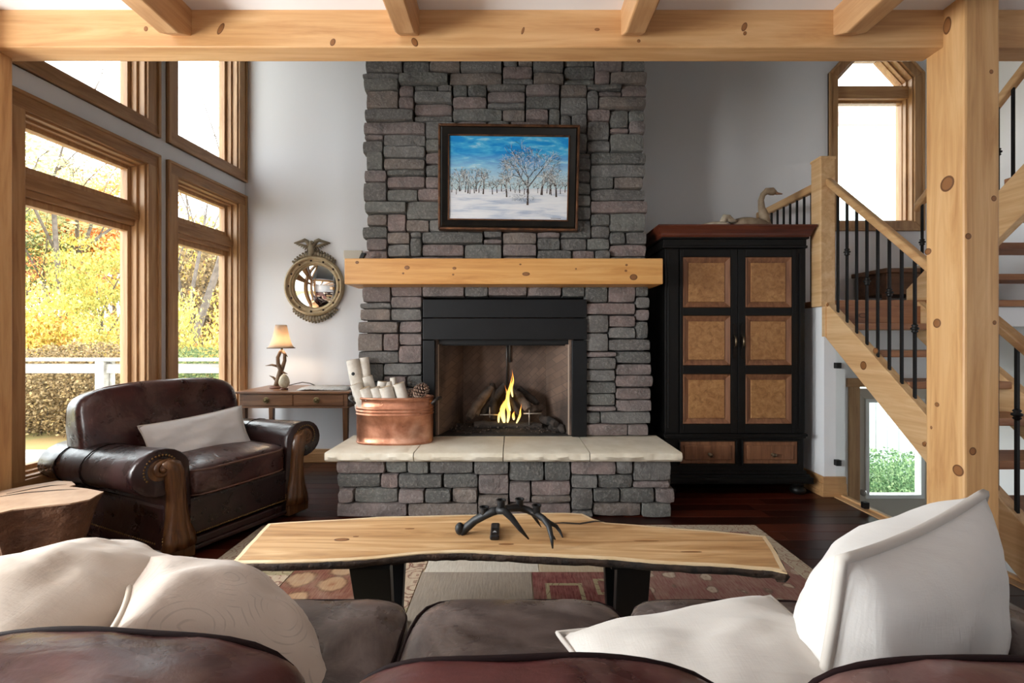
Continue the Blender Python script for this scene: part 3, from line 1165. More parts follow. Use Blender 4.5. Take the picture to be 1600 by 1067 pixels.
def body(mb, p0, p1, wid, hgt, zb, n=14, m=10, tail=.25, head=.6):
    """hull-shaped bird body with a flat bottom"""
    p0, p1 = Vector(p0), Vector(p1)
    ax = (p1 - p0)
    sd = Vector((-ax.y, ax.x, 0)).normalized()
    rows = []
    for i in range(n + 1):
        t = i / n
        pr = (math.sin(math.pi * (t ** .8) * .93 + .12)) ** .6 if 0 < t < 1 else .12
        pr = max(.08, pr)
        c = p0.lerp(p1, t)
        ring = []
        for j in range(m):
            a = 2 * math.pi * j / m
            z = math.sin(a)
            zz = zb + hgt * (pr * (.5 + .5 * z)) + hgt * .12 * max(0, .25 - t)
            if z < -.3:
                zz = zb
            ring.append(c * 1.0 + sd * (math.cos(a) * wid * pr))
            ring[-1] = (ring[-1].x, ring[-1].y, zz)
        rows.append(ring)
    mb.grid(rows, wrap=True)
    i0 = len(mb.v) - m
    mb.f.append(tuple(range(i0, i0 + m)))
    i0 = len(mb.v) - m * (n + 1)
    mb.f.append(tuple(range(i0, i0 + m)))


zt = dtop
GO = thing('goose_decoy', dw(1172, 352), 'carved wooden goose decoy with long curved neck on top of the armoire', 'decoy')
GO.location.z = zt
BASE[GO.name] = Vector(GO.location)
mb = MB()
body(mb, (axx(1136, dd), dd + .02, 0), (axx(1208, dd), dd, 0), .085, .092, zt - .001)
mb.build('body', DEC, GO, smooth=True)
MB().tube([dw(1195, 350), dw(1194, 338), dw(1190, 325), dw(1189, 313), dw(1192, 304), dw(1198, 298.5), dw(1206, 299), dw(1211, 301.5)], [.045, .036, .026, .022, .021, .026, .031, .02], 12).build('neck', DEC, GO, smooth=True)
MB().tube([dw(1208, 300), dw(1215, 302.5), dw(1222, 303)], [.024, .014, .006], 10, flat=.7).build('bill', plain('decoy_bill', lin(150, 110, 86), .6), GO, smooth=True)

SM = thing('duck_decoy', dw(1125, 354), 'small pale carved duck decoy with low head beside the goose decoy', 'decoy')
SM.location.z = zt
BASE[SM.name] = Vector(SM.location)
dd = 3.56
mb = MB()
body(mb, (axx(1142, dd), dd, 0), (axx(1091, dd), dd + .01, 0), .05, .042, zt - .001)
mb.build('body', DEC2, SM, smooth=True)
MB().tube([dw(1129, 352, dd), dw(1130, 346, dd), dw(1133, 340, dd), dw(1138, 341, dd), dw(1145, 345, dd), dw(1152, 346, dd)], [.03, .026, .03, .028, .018, .006], 12).build('head', DEC2, SM, smooth=True)
MB().ball(dw(1129, 347.5, dd - .03), .006).build('eye', BLACK, SM)

# ================================================================== painting
GOLD = plain('copper_gilt', lin(126, 84, 56), .4, .55, c2=lin(70, 46, 32), nscale=16)
PBLK = plain('ebonised_frame', lin(10, 9, 9), .45, c2=lin(30, 24, 17), nscale=7, spec=.3)
PD = 3.465
PT = thing('framed_painting', (W(794, 278, PD)), 'framed painting of snowy orchard trees under a blue sky, on the stone chimney', 'painting')
pc = W(794.5, 278, PD)
ang = math.radians(-.75)
hw, hh = .535, .392


def PF(x, y, z):
    """painting frame: x,z in the picture plane about its centre, y depth; hung a little crooked"""
    return (pc.x + x * math.cos(ang) - z * math.sin(ang), PD + y - .03 * (z / hh), pc.z + x * math.sin(ang) + z * math.cos(ang))


def rect(a, b):
    return [(-a, -b), (a, -b), (a, b), (-a, b)]


MB(PF).ring(rect(hw, hh), rect(hw - .018, hh - .018), 1, -.012, .05).build('outer_gilt', GOLD, PT, bevel=.004)
fr = MB(PF)
rows = [[(x, y, z) for x, z in rect(hw - e, hh - e)] for e, y in ((.016, -.004), (.03, -.016), (.055, -.004), (.075, .004))]
fr.grid(rows, wrap=True)
fr.build('frame', PBLK, PT, smooth=True, angle=40)
MB(PF).ring(rect(hw - .074, hh - .074), rect(hw - .084, hh - .084), 1, -.004, .03).build('inner_gilt', GOLD, PT, bevel=.002)
cw_, chh = hw - .082, hh - .082
cv = NT('snow_orchard_print')
tc = cv.n('ShaderNodeTexCoord')
sp = cv.n('ShaderNodeSeparateXYZ')
cv.l(tc.outputs['Generated'], sp.inputs[0])
gx, gz = sp.outputs[0], sp.outputs[2]
cl = cv.noise(cv.coord((3.2, 1, 9), (0, math.radians(32), 0), 'Generated'), 1.6, 5, .6, .4)
sky = cv.ramp(cl, [(.42, lin(0, 140, 214)), (.56, lin(70, 178, 226)), (.74, lin(200, 230, 240))])
haze = cv.ramp(gz, [(.42, (1, 1, 1)), (.80, (0, 0, 0))])
sky = cv.mix(haze, sky, lin(196, 222, 230))
sn = cv.noise(cv.coord((2, 1, 14), (0, math.radians(8), 0), 'Generated'), 1.5, 5, .6, .6)
snow = cv.ramp(sn, [(.34, lin(176, 188, 208)), (.5, lin(226, 228, 234)), (.7, lin(240, 240, 242))])
hor = cv.math('ADD', gz, cv.math('MULTIPLY', cv.noise(cv.coord((3, 1, 1), (0, 0, 0), 'Generated'), 2, 3), .04))
cv.set(cv.mix(cv.ramp(hor, [(.385, (0, 0, 0)), (.40, (1, 1, 1))]), snow, sky), .5)
MB(PF).box((-cw_, .008, -chh), (cw_, .012, chh)).build('canvas', cv.m, PT)
TD = plain('paint_bark', lin(70, 58, 54), .6)
TG = plain('paint_blue_grey', lin(96, 112, 124), .6)
TW = plain('paint_frost', lin(226, 228, 226), .6)
rg = random.Random(11)


def ptree(x, zb, hgt, dk, wt, spread=.8, y=.0072, depth=5, w0=None):
    def seg(p, a, L, w, lev):
        q = (p[0] + math.sin(a) * L, p[1] + math.cos(a) * L)
        q = (max(-cw_ + .004, min(cw_ - .004, q[0])), max(-chh + .004, min(chh - .004, q[1])))
        nx_, nz_ = math.cos(a) * w, -math.sin(a) * w
        lst = dk if rg.random() < (.9 if lev < 2 else .45) else wt
        i = len(lst.v)
        yy = y - .0002 * lev
        lst.v += [PF(p[0] - nx_, yy, p[1] - nz_), PF(p[0] + nx_, yy, p[1] + nz_), PF(q[0] + nx_ * .6, yy, q[1] + nz_ * .6), PF(q[0] - nx_ * .6, yy, q[1] - nz_ * .6)]
        lst.f.append((i, i + 1, i + 2, i + 3))
        if lev < depth:
            for _ in range(3 if lev < 4 else 2):
                seg(q, a + rg.uniform(-1, 1) * spread, L * rg.uniform(.6, .85), max(w * .6, .0008), lev + 1)
    seg((x, zb), rg.uniform(-.08, .08), hgt * .30, w0 or hgt * .028, 0)


dk, wt = MB(), MB()
px2x = lambda px: (px - 794.5) / 110.0 * hw
pz2z = lambda py: (278 - py) / 81.0 * hh
for i in range(26):
    ptree(-cw_ + .02 + i * (2 * cw_ - .04) / 25, pz2z(rg.uniform(298, 304)), rg.uniform(.09, .16), dk, wt, .9, depth=3)
for x, zb, h_ in ((718, 299, .2), (731, 302, .2), (744, 299, .19), (755, 303, .21), (792, 307, .21), (846, 303, .2), (870, 306, .25), (860, 302, .2)):
    ptree(px2x(x), pz2z(zb), h_, dk, wt, .9, depth=4)
ptree(px2x(825), pz2z(319), .44, dk, wt, .95, .0066, 5, .008)
ptree(px2x(824), pz2z(300), .36, dk, wt, 1.1, .0064, 5, .005)
dab, dabw = MB(), MB()
for (x, z, rx, rz, n_) in ((px2x(824), pz2z(262), .17, .12, 700), (px2x(745), pz2z(285), .2, .06, 420), (px2x(868), pz2z(278), .1, .08, 340), (px2x(800), pz2z(288), .14, .05, 320), (px2x(720), pz2z(288), .08, .05, 160), (px2x(815), pz2z(308), .10, .03, 160)):
    for _ in range(n_):
        a_, r_ = rg.uniform(0, 6.283), rg.random() ** .55
        qx, qz = x + rx * r_ * math.cos(a_), z + rz * r_ * math.sin(a_)
        if abs(qx) > cw_ - .006 or abs(qz) > chh - .006:
            continue
        L_, t_ = rg.uniform(.003, .009), rg.uniform(0, 3.14)
        b_ = dab if rg.random() < .42 else dabw
        i_ = len(b_.v)
        c_, s_ = math.cos(t_) * L_, math.sin(t_) * L_
        yy = .0056 - .0004 * rg.random()
        b_.v += [PF(qx - c_, yy, qz - s_), PF(qx + s_ * .18, yy, qz - c_ * .18), PF(qx + c_, yy, qz + s_), PF(qx - s_ * .18, yy, qz + c_ * .18)]
        b_.f.append((i_, i_ + 1, i_ + 2, i_ + 3))
dab.build('painted_twigs', TG, PT)
dabw.build('painted_snow', TW, PT)
dk.build('painted_trunks', TD, PT)
wt.build('painted_frost', TW, PT)
MB(PF).prism([(px2x(862), pz2z(339.4)), (px2x(878), pz2z(339.4)), (px2x(878), pz2z(338.6)), (px2x(862), pz2z(338.6))], 1, .0066, .0074).build('signature', TD, PT)

# ================================================================== convex mirror
GILT = plain('antique_gilt', lin(206, 186, 150), .5, .1, c2=lin(160, 138, 104), nscale=12)
CARV = plain('carved_gilt', lin(150, 136, 112), .65, .05, c2=lin(104, 92, 74), nscale=18, bump=.4, bscale=50)
MI = W(491, 447, 4.42)
MR = thing('convex_mirror', (MI.x, YB, MI.z - .3), 'round convex mirror in a gilt ball frame crowned by an eagle', 'mirror')
mc = (MI.x, YB, MI.z)
MB().lathe([(.20, 0), (.285, 0), (.292, -.02), (.285, -.05), (.27, -.058), (.262, -.05), (.256, -.03), (.243, -.028), (.238, -.04), (.231, -.04), (.228, -.02)], 48, mc, axis=1).build('frame', GILT, MR, smooth=True, angle=50)
prof = [(max(.0005, .22 * math.sin(t)), -.012 - .19 * (math.cos(t * .95) - math.cos(.95))) for t in [i / 14 for i in range(14, -1, -1)]]
R_ = .231
prof = [(R_ * (1 - i / 12) if i < 12 else .0005, -.012 - .075 * (1 - (1 - i / 12) ** 2)) for i in range(13)]
mm = NT('silver_mirror')
mm.set((.92, .92, .9, 1), .015, 1.0)
MB().lathe(prof, 48, mc, axis=1).build('mirror_glass', mm.m, MR, smooth=True)
BEAD = plain('dark_beads', lin(58, 42, 30), .4, .3)
for i in range(13):
    a = 2 * math.pi * (i + .5) / 13
    MB().ball((mc[0] + .247 * math.cos(a), YB - .034, mc[2] + .247 * math.sin(a)), .011, 8, 6).build('bead', BEAD, MR, smooth=True)
for s0, s1, nn in ((.28, .72, 16), (1.27, 1.73, 17)):
    cb_ = MB()
    for i in range(nn):
        a = math.pi * (s0 + (s1 - s0) * i / (nn - 1))
        e = 1 - abs(i - (nn - 1) / 2) / (nn / 2)
        r_ = .297 + .02 * e
        q = (mc[0] + r_ * math.cos(a), YB - .025, mc[2] + r_ * math.sin(a))
        cb_.ball(q, .017 + .012 * e, 7, 5, (1, .8, 1))
        cb_.ball((mc[0] + (r_ + .02 + .015 * e) * math.cos(a + .03), YB - .02, mc[2] + (r_ + .02 + .015 * e) * math.sin(a + .03)), .012, 6, 4)
    cb_.build('carved_crest', CARV, MR, smooth=True)
zE = mc[2] + .30
mxp = mc[0] - .02
MB().ball((mxp, YB - .04, zE + .055), .045, 10, 8, (.8, .7, 1.5)).ball((mxp + .005, YB - .055, zE + .115), .022, 8, 6).tube([(mxp + .015, YB - .065, zE + .118), (mxp + .035, YB - .07, zE + .108)], [.01, .003], 6).ball((mxp, YB - .03, zE + .0), .035, 8, 6, (1.6, .6, .6)).build('eagle_body', CARV, MR, smooth=True)
for sg in (-1, 1):
    ew = MB()
    for q in range(7):
        t = q / 6
        base_ = Vector((mxp + sg * (.02 + .05 * t), YB - .035, zE + .075 + .04 * t - .03 * t * t))
        tip = Vector((mxp + sg * (.05 + .125 * t), YB - .028, zE + .03 + .085 * t ** .8))
        ew.tube([base_, base_.lerp(tip, .5) + Vector((0, -.008, .012)), tip], [.018, .017, .005], 6, flat=.5)
    ew.tube([(mxp + sg * .015, YB - .04, zE + .08), (mxp + sg * .04, YB - .042, zE + .13), (mxp + sg * .07, YB - .04, zE + .145), (mxp + sg * .1, YB - .035, zE + .135), (mxp + sg * .175, YB - .03, zE + .12)], [.022, .02, .018, .014, .004], 7)
    ew.build('eagle_wing', CARV, MR, smooth=True)

# ================================================================== desk, lamp, egg, newspaper
DESK = wood('desk_mahogany', 0, lin(92, 58, 38), lin(126, 86, 58), lin(152, 110, 78), knots=False, scale=2, rough=.35)
DESKZ = wood('desk_leg_mahogany', 2, lin(80, 52, 34), lin(112, 76, 50), lin(134, 94, 66), knots=False, scale=2, rough=.35)
dy0, dy1, dz = 3.85, 4.41, .756
dx0, dx1 = (366 - 800) * dy0 / F, (546 - 800) * dy0 / F
DK = thing('writing_desk', ((dx0 + dx1) / 2, 4.13, 0), 'slim brown mahogany writing desk with two brass-pulled drawers by the wall', 'desk')
MB().box((dx0, dy0, dz - .02), (dx1, dy1, dz)).build('top', DESK, DK, bevel=.005)
MB().box((dx0 + .025, dy0 + .03, dz - .13), (dx1 - .025, dy1 - .02, dz - .02)).box((dx0 + .015, dy0 + .02, dz - .142), (dx1 - .015, dy1 - .02, dz - .13)).build('apron', DESK, DK, bevel=.003)
mid = (dx0 + dx1) / 2
for a, b, kx in ((dx0 + .06, mid - .006, (414 - 800) * dy0 / F), (mid + .006, dx1 - .06, (493 - 800) * dy0 / F)):
    dr = MB().box((a, dy0 + .022, dz - .122), (b, dy0 + .04, dz - .028)).build('drawer', DESK, DK, bevel=.003)
    BR = MATS.get('aged_brass') or plain('aged_brass', lin(128, 112, 78), .35, .8)
    MB().lathe([(.026, 0), (.026, -.004), (.02, -.006), (.01, -.012), (.01, -.018), (.004, -.02)], 18, (kx, dy0 + .022, dz - .074), axis=1).build('pull_plate', BR, dr, smooth=True, angle=40)
    MB().tube([(kx + .019 * math.cos(t), dy0 + .008, dz - .076 + .019 * math.sin(t)) for t in [2 * math.pi * q / 16 for q in range(16)]], .0035, 6, loop=True).build('pull_ring', BR, dr, smooth=True)
for x in (dx0 + .05, dx1 - .05):
    for y in (dy0 + .055, dy1 - .05):
        w0, w1 = .024, .013
        MB().quadhex([(x - w1, y - w1, 0), (x + w1, y - w1, 0), (x + w1, y + w1, 0), (x - w1, y + w1, 0), (x - w0, y - w0, dz - .05), (x + w0, y - w0, dz - .05), (x + w0, y + w0, dz - .05), (x - w0, y + w0, dz - .05)]).build('leg', DESKZ, DK, bevel=.003)

LD = 4.12
def lamp_pt(px, py, d=LD):
    return W(px, py, d)


lb = lamp_pt(432, 604)
lb.z = dz
LA = thing('table_lamp', lb, 'table lamp with twisted antler base and small cream bell shade on the desk', 'lamp')
LWOOD = plain('lamp_base_wood', lin(110, 66, 48), .5)
MB().lathe([(.055, 0), (.058, .008), (.05, .018), (.03, .024)], 20, (lb.x, lb.y, dz)).build('base', LWOOD, LA, smooth=True, angle=40)
ANT = plain('lamp_antler', lin(128, 100, 74), .55, c2=lin(82, 60, 42), nscale=14)
z_ = dz + .02
L_ = Vector((lb.x, lb.y, 0))
def ap(dx, z, dy=0):
    return (lb.x + dx, lb.y + dy, dz + z)


zs_ = (604 - 545) * LD / F
MB().tube([ap(-.005, .015), ap(.01, .06), ap(.03, .12), ap(.04, .17), ap(.015, .22), ap(.012, .28), ap(.035, .33), ap(.05, .345)], [.022, .024, .026, .023, .017, .016, .014, .012], 9).build('antler', ANT, LA, smooth=True)
MB().tube([ap(.03, .12), ap(.05, .19, .01), ap(.07, .25, .01), ap(.07, .31, .01), ap(.05, .345)], [.022, .018, .015, .014, .012], 9).build('antler', ANT, LA, smooth=True)
for a, b, c_ in ((ap(.012, .2), ap(-.04, .212), ap(-.10, .205)), (ap(.0, .07), ap(-.03, .1), ap(-.065, .115)), (ap(.05, .33), ap(.08, .31), ap(.1, .285)), (ap(.03, .16), ap(.07, .14), ap(.1, .13))):
    MB().tube([a, b, c_], [.013, .009, .002], 7).build('tine', ANT, LA, smooth=True)
MB().tube([ap(.05, .33), ap(.045, .39)], .01, 8).build('socket', MATS['aged_brass'], LA, smooth=True)
SHM = NT('shade_parchment')
SHM.set(lin(222, 206, 186), .8)
_tl = SHM.n('ShaderNodeBsdfTranslucent')        # parchment lets the bulb's own light through
_tl.inputs[0].default_value = lin(222, 206, 186)
_mx = SHM.n('ShaderNodeMixShader')
_mx.inputs[0].default_value = .4
SHM.l(SHM.b.outputs[0], _mx.inputs[1])
SHM.l(_tl.outputs[0], _mx.inputs[2])
SHM.l(_mx.outputs[0], SHM.out.inputs[0])
sh = MB()
rows = []
zb_, zt_ = dz + (604 - 541) * LD / F, dz + (604 - 505) * LD / F
for q in range(9):
    t = q / 8
    r_ = .115 - .062 * (t ** .55) - .004 * t
    ring = []
    for j in range(24):
        a = 2 * math.pi * j / 24
        f_ = 1 - .035 * abs(math.sin(a * 4))
        ring.append((lb.x + .042 + r_ * f_ * math.cos(a), lb.y + r_ * f_ * math.sin(a), zb_ + (zt_ - zb_) * t))
    rows.append(ring)
sh.grid(rows, wrap=True)
shade = sh.build('shade', SHM.m, LA, smooth=True)
so = shade.modifiers.new('solid', 'SOLIDIFY')
so.thickness = .003
MB().tube([(lb.x + .042 + .114 * math.cos(a), lb.y + .114 * math.sin(a), zb_) for a in [2 * math.pi * q / 24 for q in range(24)]], .004, 6, loop=True).build('shade_trim', ANT, LA, smooth=True)
pl_ = bpy.data.lights.new('bulb', 'POINT')
pl_.energy = 1.0
pl_.color = (1, .78, .55)
pl_.shadow_soft_size = .03
po = bpy.data.objects.new('bulb', pl_)
COL.objects.link(po)
po.parent = LA
po.location = (.042, 0, .42)
# cord
MB().tube([ap(.05, .01, .03), ap(.12, .03, .08), ap(.19, .045, .1), ap(.26, .035, .1), ap(.3, .012, .12)], .004, 6).build('cord', BLACK, LA, smooth=True)

eg = W(444, 606, 4.02)
EGG = thing('stone_egg', (eg.x, eg.y, dz), 'cream speckled egg ornament on a small stand beside the antler lamp', 'ornament')
MB().lathe([(.03, 0), (.035, .006), (.03, .012), (.018, .016)], 16, (eg.x, eg.y, dz)).build('stand', LWOOD, EGG, smooth=True, angle=40)
MB().lathe([(.002, .008), (.026, .016), (.041, .035), (.046, .055), (.043, .08), (.034, .105), (.02, .124), (.008, .132), (.001, .134)], 18, (eg.x, eg.y, dz + .004)).build('egg', plain('speckled_cream', lin(206, 196, 172), .5, c2=lin(168, 154, 126), nscale=40), EGG, smooth=True)

NEWS = NT('newsprint')
bk = NEWS.n('ShaderNodeTexBrick')
bk.inputs['Scale'].default_value = 22
bk.inputs['Mortar Size'].default_value = .03
bk.inputs['Color1'].default_value = lin(150, 150, 150)
bk.inputs['Color2'].default_value = lin(226, 226, 224)
bk.inputs['Mortar'].default_value = lin(236, 236, 234)
NEWS.l(NEWS.coord((1, 2.5, 1)), bk.inputs['Vector'])
NEWS.set(bk.outputs['Color'], .8)
nw = MB()
a0 = W(462, 606, 4.0).x
a1 = W(541, 606, 4.0).x
rows = []
for i in range(9):
    t = i / 8
    x = a0 + (a1 - a0) * t
    zc = dz + .004 + .010 * math.sin(math.pi * min(1, t * 1.15)) + .004 * math.sin(t * 9)
    rows.append([(x + .04, 3.93, zc), (x, 4.1, zc + .004), (x - .03, 4.27, zc - .001)])
nw.grid(rows)
o = nw.build('newspaper', NEWS.m, smooth=True)
so = o.modifiers.new('solid', 'SOLIDIFY')
so.thickness = .006
tag(o, 'folded newspaper lying open on the writing desk', 'newspaper')

# small things at the mantel end
m0 = W(563, 396, 3.45)
o = MB().quadhex([(m0.x - .02, 3.44, 1.787), (m0.x + .01, 3.44, 1.787), (m0.x + .01, 3.47, 1.787), (m0.x - .02, 3.47, 1.787), (m0.x + .008, 3.44, 1.853), (m0.x + .045, 3.44, 1.853), (m0.x + .045, 3.47, 1.853), (m0.x + .008, 3.47, 1.853)]).build('mantel_speaker', BLACK, bevel=.005)
tag(o, 'small black tilted gadget standing on the end of the pine mantel', 'gadget')
wq = W(552, 397, 4.44)
o = MB().box((wq.x - .09, 4.425, wq.z - .05), (wq.x + .09, YB, wq.z + .035)).build('wall_plate', plain('cream_plate', lin(224, 216, 200), .6), bevel=.006)
tag(o, 'cream plate on the white wall just behind the mantel end', 'wall plate')

# ================================================================== copper tub, logs, pine cones
COP = NT('hammered_copper')
v = COP.coord()
c1 = COP.noise(v, 5, 6, .65, .3)
COP.set(COP.ramp(c1, [(.3, lin(140, 88, 64)), (.5, lin(190, 132, 104)), (.7, lin(218, 170, 144))]), COP.ramp(COP.noise(v, 12, 4), [(.3, (.26,) * 3), (.7, (.46,) * 3)]), .8)
COP.bump(COP.noise(v, 22, 3, .5), .35, .006)
tc_ = Vector(((611 - 800) * 3.22 / F, 3.335, HS))
TU = thing('copper_tub', tc_, 'oval hammered copper boiler tub on the hearth, filled with birch logs', 'tub')
tw, td, th = .275, .13, .335


def oval(rx, ry, z, n=48, p=2.6):
    r_ = []
    for j in range(n):
        a = 2 * math.pi * j / n
        c_, s_ = math.cos(a), math.sin(a)
        r_.append((tc_.x + rx * math.copysign(abs(c_) ** (2 / p), c_), tc_.y + ry * math.copysign(abs(s_) ** (2 / p), s_), HS + z))
    return r_


prof = [(-.02, .001), (-.004, .0), (.0, .006), (.004, .012), (.0, .016), (-.001, .06), (0, .12)]
for q in range(3):
    z0 = .212 + q * .022
    prof += [(.0, z0 - .010), (.005, z0 - .005), (.006, z0), (.005, z0 + .005), (0, z0 + .010)]
prof += [(0, .30), (.0, .318), (.006, .322), (.008, .328), (.006, .334), (0, .336), (-.006, .33), (-.008, .25), (-.008, .02)]
mb = MB().grid([oval(tw + e, td + e, z) for e, z in prof], wrap=True)
n0 = len(mb.v)
mb.f.append(tuple(range(n0 - 48, n0)))
mb.f.append(tuple(range(48)))
mb.build('vessel', COP.m, TU, smooth=True, angle=70)
HND = plain('dark_handle', lin(38, 32, 30), .5)
for sg in (-1, 1):
    x = tc_.x + sg * tw
    MB().tube([(x - sg * .002, tc_.y - .055, HS + .285), (x + sg * .035, tc_.y - .05, HS + .315), (x + sg * .055, tc_.y, HS + .322), (x + sg * .035, tc_.y + .05, HS + .315), (x - sg * .002, tc_.y + .055, HS + .285)], [.010, .011, .015, .011, .010], 9).build('handle', HND, TU, smooth=True)
BIRCH = NT('birch_bark')
v = BIRCH.coord((30, 30, 5))
w1 = BIRCH.noise(BIRCH.coord((6, 6, 46)), 1, 4, .6)
w2 = BIRCH.noise(BIRCH.coord(), 12, 4, .6)
cc = BIRCH.ramp(w2, [(.3, lin(196, 186, 172)), (.6, lin(226, 220, 210)), (.8, lin(236, 232, 226))])
BIRCH.set(BIRCH.mix(BIRCH.ramp(w1, [(.64, (0, 0, 0)), (.72, (.8, .8, .8))]), cc, lin(70, 58, 50)), .7)
BIRCH.bump(w1, .2, .004)
BEND = plain('birch_end_grain', lin(214, 190, 156), .7, c2=lin(188, 158, 120), nscale=20)
BSPLIT = plain('birch_split', lin(206, 184, 158), .75, c2=lin(170, 142, 112), nscale=16)
tubd = tc_.y


def log(pa, pb, r_, da, db, label, split=False, seed=0, knot_=False):
    a, b = W(pa[0], pa[1], da), W(pb[0], pb[1], db)
    d_ = (b - a).normalized()
    R3 = Vector((0, 0, 1)).rotation_difference(d_).to_matrix().to_4x4()
    L = (b - a).length
    o = thing('birch_log', a, label, 'log', 'birch logs in the copper tub')
    o.rotation_mode = 'QUATERNION'
    o.rotation_quaternion = Vector((0, 0, 1)).rotation_difference(d_)
    rg_ = random.Random(seed)
    n = 14
    m_ = MB()
    rows = []
    for i in range(4):
        ring = []
        for j in range(n):
            t = 2 * math.pi * j / n
            rr = r_ * (1 + .06 * noise.noise(Vector((math.cos(t) * 2 + seed, math.sin(t) * 2, i))))
            x, y = rr * math.cos(t), rr * math.sin(t)
            if split:
                y = min(y, r_ * .12)
            ring.append((x, y, L * i / 3))
        rows.append(ring)
    m_.grid(rows, wrap=True)
    m_.build('bark', BIRCH.m, o, smooth=True, angle=50, local=True)
    for k2 in (0, 3):
        e = MB()
        e.v = [(p[0], p[1], p[2] + (.0015 if k2 else -.0015)) for p in rows[k2]]
        e.f = [tuple(range(n))]
        e.build('end_grain', BEND, o, local=True)
    if split:
        MB().box((-r_ * .97, r_ * .1, .002), (r_ * .97, r_ * .14, L - .002)).build('split_face', BSPLIT, o, local=True)
    elif knot_:
        MB().ball((0, 0, 0), r_ * .28, 8, 6, (1, .35, 1)).build('knot', BLACK, o, local=True)
        kn = o.children[-1]
        kn.location = (0, -r_ * .98, L * .72)


log((566, 640), (551, 563), .047, 3.36, 3.40, 'thick white birch log with a black knot standing tallest in the copper tub', seed=1, knot_=True)
log((578, 640), (569, 559), .036, 3.40, 3.43, 'slim birch log standing upright beside the tallest knotted log', seed=2)
log((574, 650), (556, 600), .042, 3.285, 3.27, 'short birch log leaning over the tub rim at its desk end', seed=3)
log((586, 652), (570, 606), .038, 3.275, 3.25, 'birch log with pale end leaning in front of the upright logs', seed=4)
log((588, 640), (574, 588), .038, 3.36, 3.37, 'birch log tucked in the middle behind the front row of the tub', seed=5)
log((600, 648), (586, 605), .036, 3.27, 3.25, 'split birch log with its flat face out near the middle of the tub', True, seed=6)
log((592, 640), (598, 596), .036, 3.34, 3.35, 'thin birch log crossing towards the fireplace behind the split log', seed=7)
log((616, 650), (602, 604), .046, 3.27, 3.25, 'wide split birch log showing tan wood in front of the tub', True, seed=8)
log((614, 640), (606, 597), .036, 3.35, 3.37, 'birch log with rounded pale end behind the wide split log', seed=9)
log((618, 640), (614, 590), .024, 3.36, 3.38, 'narrow birch stick poking up at the fireplace side of the tub', seed=10)
log((638, 650), (623, 599), .040, 3.28, 3.27, 'birch log leaning beside the pine cone, pale and bare', seed=11)
log((628, 645), (611, 606), .028, 3.31, 3.30, 'slender birch log wedged between the wide split log and the bare pale log', seed=12)

CONE = plain('pine_cone', lin(128, 100, 84), .7, c2=lin(176, 150, 132), nscale=30)


def pinecone(c, r_, label, tilt):
    o = thing('pine_cone', c, label, 'pine cone', 'pine cones in the copper tub')
    m_ = MB()
    M_ = Matrix.Rotation(tilt, 3, 'Y')
    gold = math.pi * (3 - math.sqrt(5))
    n = 70
    for i in range(n):
        t = (i + .5) / n
        zc = (t - .5) * 1.9 * r_
        rr = r_ * .62 * math.sqrt(max(.02, 1 - (2 * t - 1) ** 2))
        a = gold * i
        dx, dy = math.cos(a), math.sin(a)
        s_ = r_ * (.34 - .12 * t)
        ce = Vector((dx * rr, dy * rr, zc))
        out = Vector((dx, dy, .45)).normalized()
        sd = Vector((-dy, dx, 0))
        up = out.cross(sd)
        tip = ce + out * s_ * 1.1 + Vector((0, 0, s_ * .35))
        ps = [ce - sd * s_ * .45, ce + sd * s_ * .45, ce + out * s_ * .8 + sd * s_ * .55, tip, ce + out * s_ * .8 - sd * s_ * .55]
        i0 = len(m_.v)
        th_ = up * (s_ * .16)
        m_.v += [tuple(M_ @ p) for p in ps] + [tuple(M_ @ (p - th_)) for p in ps]
        m_.f += [(i0, i0 + 1, i0 + 2, i0 + 3, i0 + 4), (i0 + 9, i0 + 8, i0 + 7, i0 + 6, i0 + 5)]
        for q in range(5):
            q2 = (q + 1) % 5
            m_.f.append((i0 + q, i0 + 5 + q, i0 + 5 + q2, i0 + q2))
    m_.build('scales', CONE, o, local=True)
    MB().ball((0, 0, 0), r_ * .55, 8, 6, (1, 1, 1.5)).build('core', plain('cone_core' + label[:4], lin(60, 42, 34), .8), o, local=True)


pinecone(W(657, 611, 3.28), .06, 'brown open pine cone resting on top of the logs at the tub end', .9)
pinecone(W(644, 618, 3.30), .05, 'smaller pine cone half hidden among the logs beside the open one', -.6)

# ================================================================== leather
def leather(name, dark, mid, wear, wear_amt=.5, seed=0.0):
    m = NT(name)
    v = m.coord(loc=(seed, seed * .7, seed * .3))
    a = m.noise(v, 2.6, 6, .65, .6)
    b = m.noise(v, 7, 4, .6, .5)
    f = m.noise(v, 160, 3, .6)
    c = m.ramp(b, [(.3, dark), (.7, mid)])
    c = m.mix(m.ramp(a, [(.50, (0, 0, 0)), (.74, (wear_amt,) * 3)]), c, wear)
    scr = m.noise(m.coord((5, 26, 12), (0, 0, .7), loc=(seed, 2, 1)), 1.4, 5, .7, 1.0)
    c = m.mix(m.ramp(scr, [(.62, (0, 0, 0)), (.80, (wear_amt * .8,) * 3)]), c, wear)
    m.set(c, m.ramp(b, [(.3, (.22,) * 3), (.75, (.40,) * 3)]), spec=.5)
    wr = m.noise(m.coord((3.0, 7.0, 5.0), (0, 0, .5), loc=(seed, 0, 0)), 1.6, 2, .5, .7)
    cr = m.ramp(wr, [(.44, (0, 0, 0)), (.5, (1, 1, 1)), (.56, (0, 0, 0))])
    m.bump(m.math('ADD', m.math('ADD', m.math('MULTIPLY', b, .8), m.math('MULTIPLY', wr, 1.4)), m.math('ADD', m.math('MULTIPLY', f, .10), m.math('MULTIPLY', cr, -.12))), .30, .009)
    return m.m


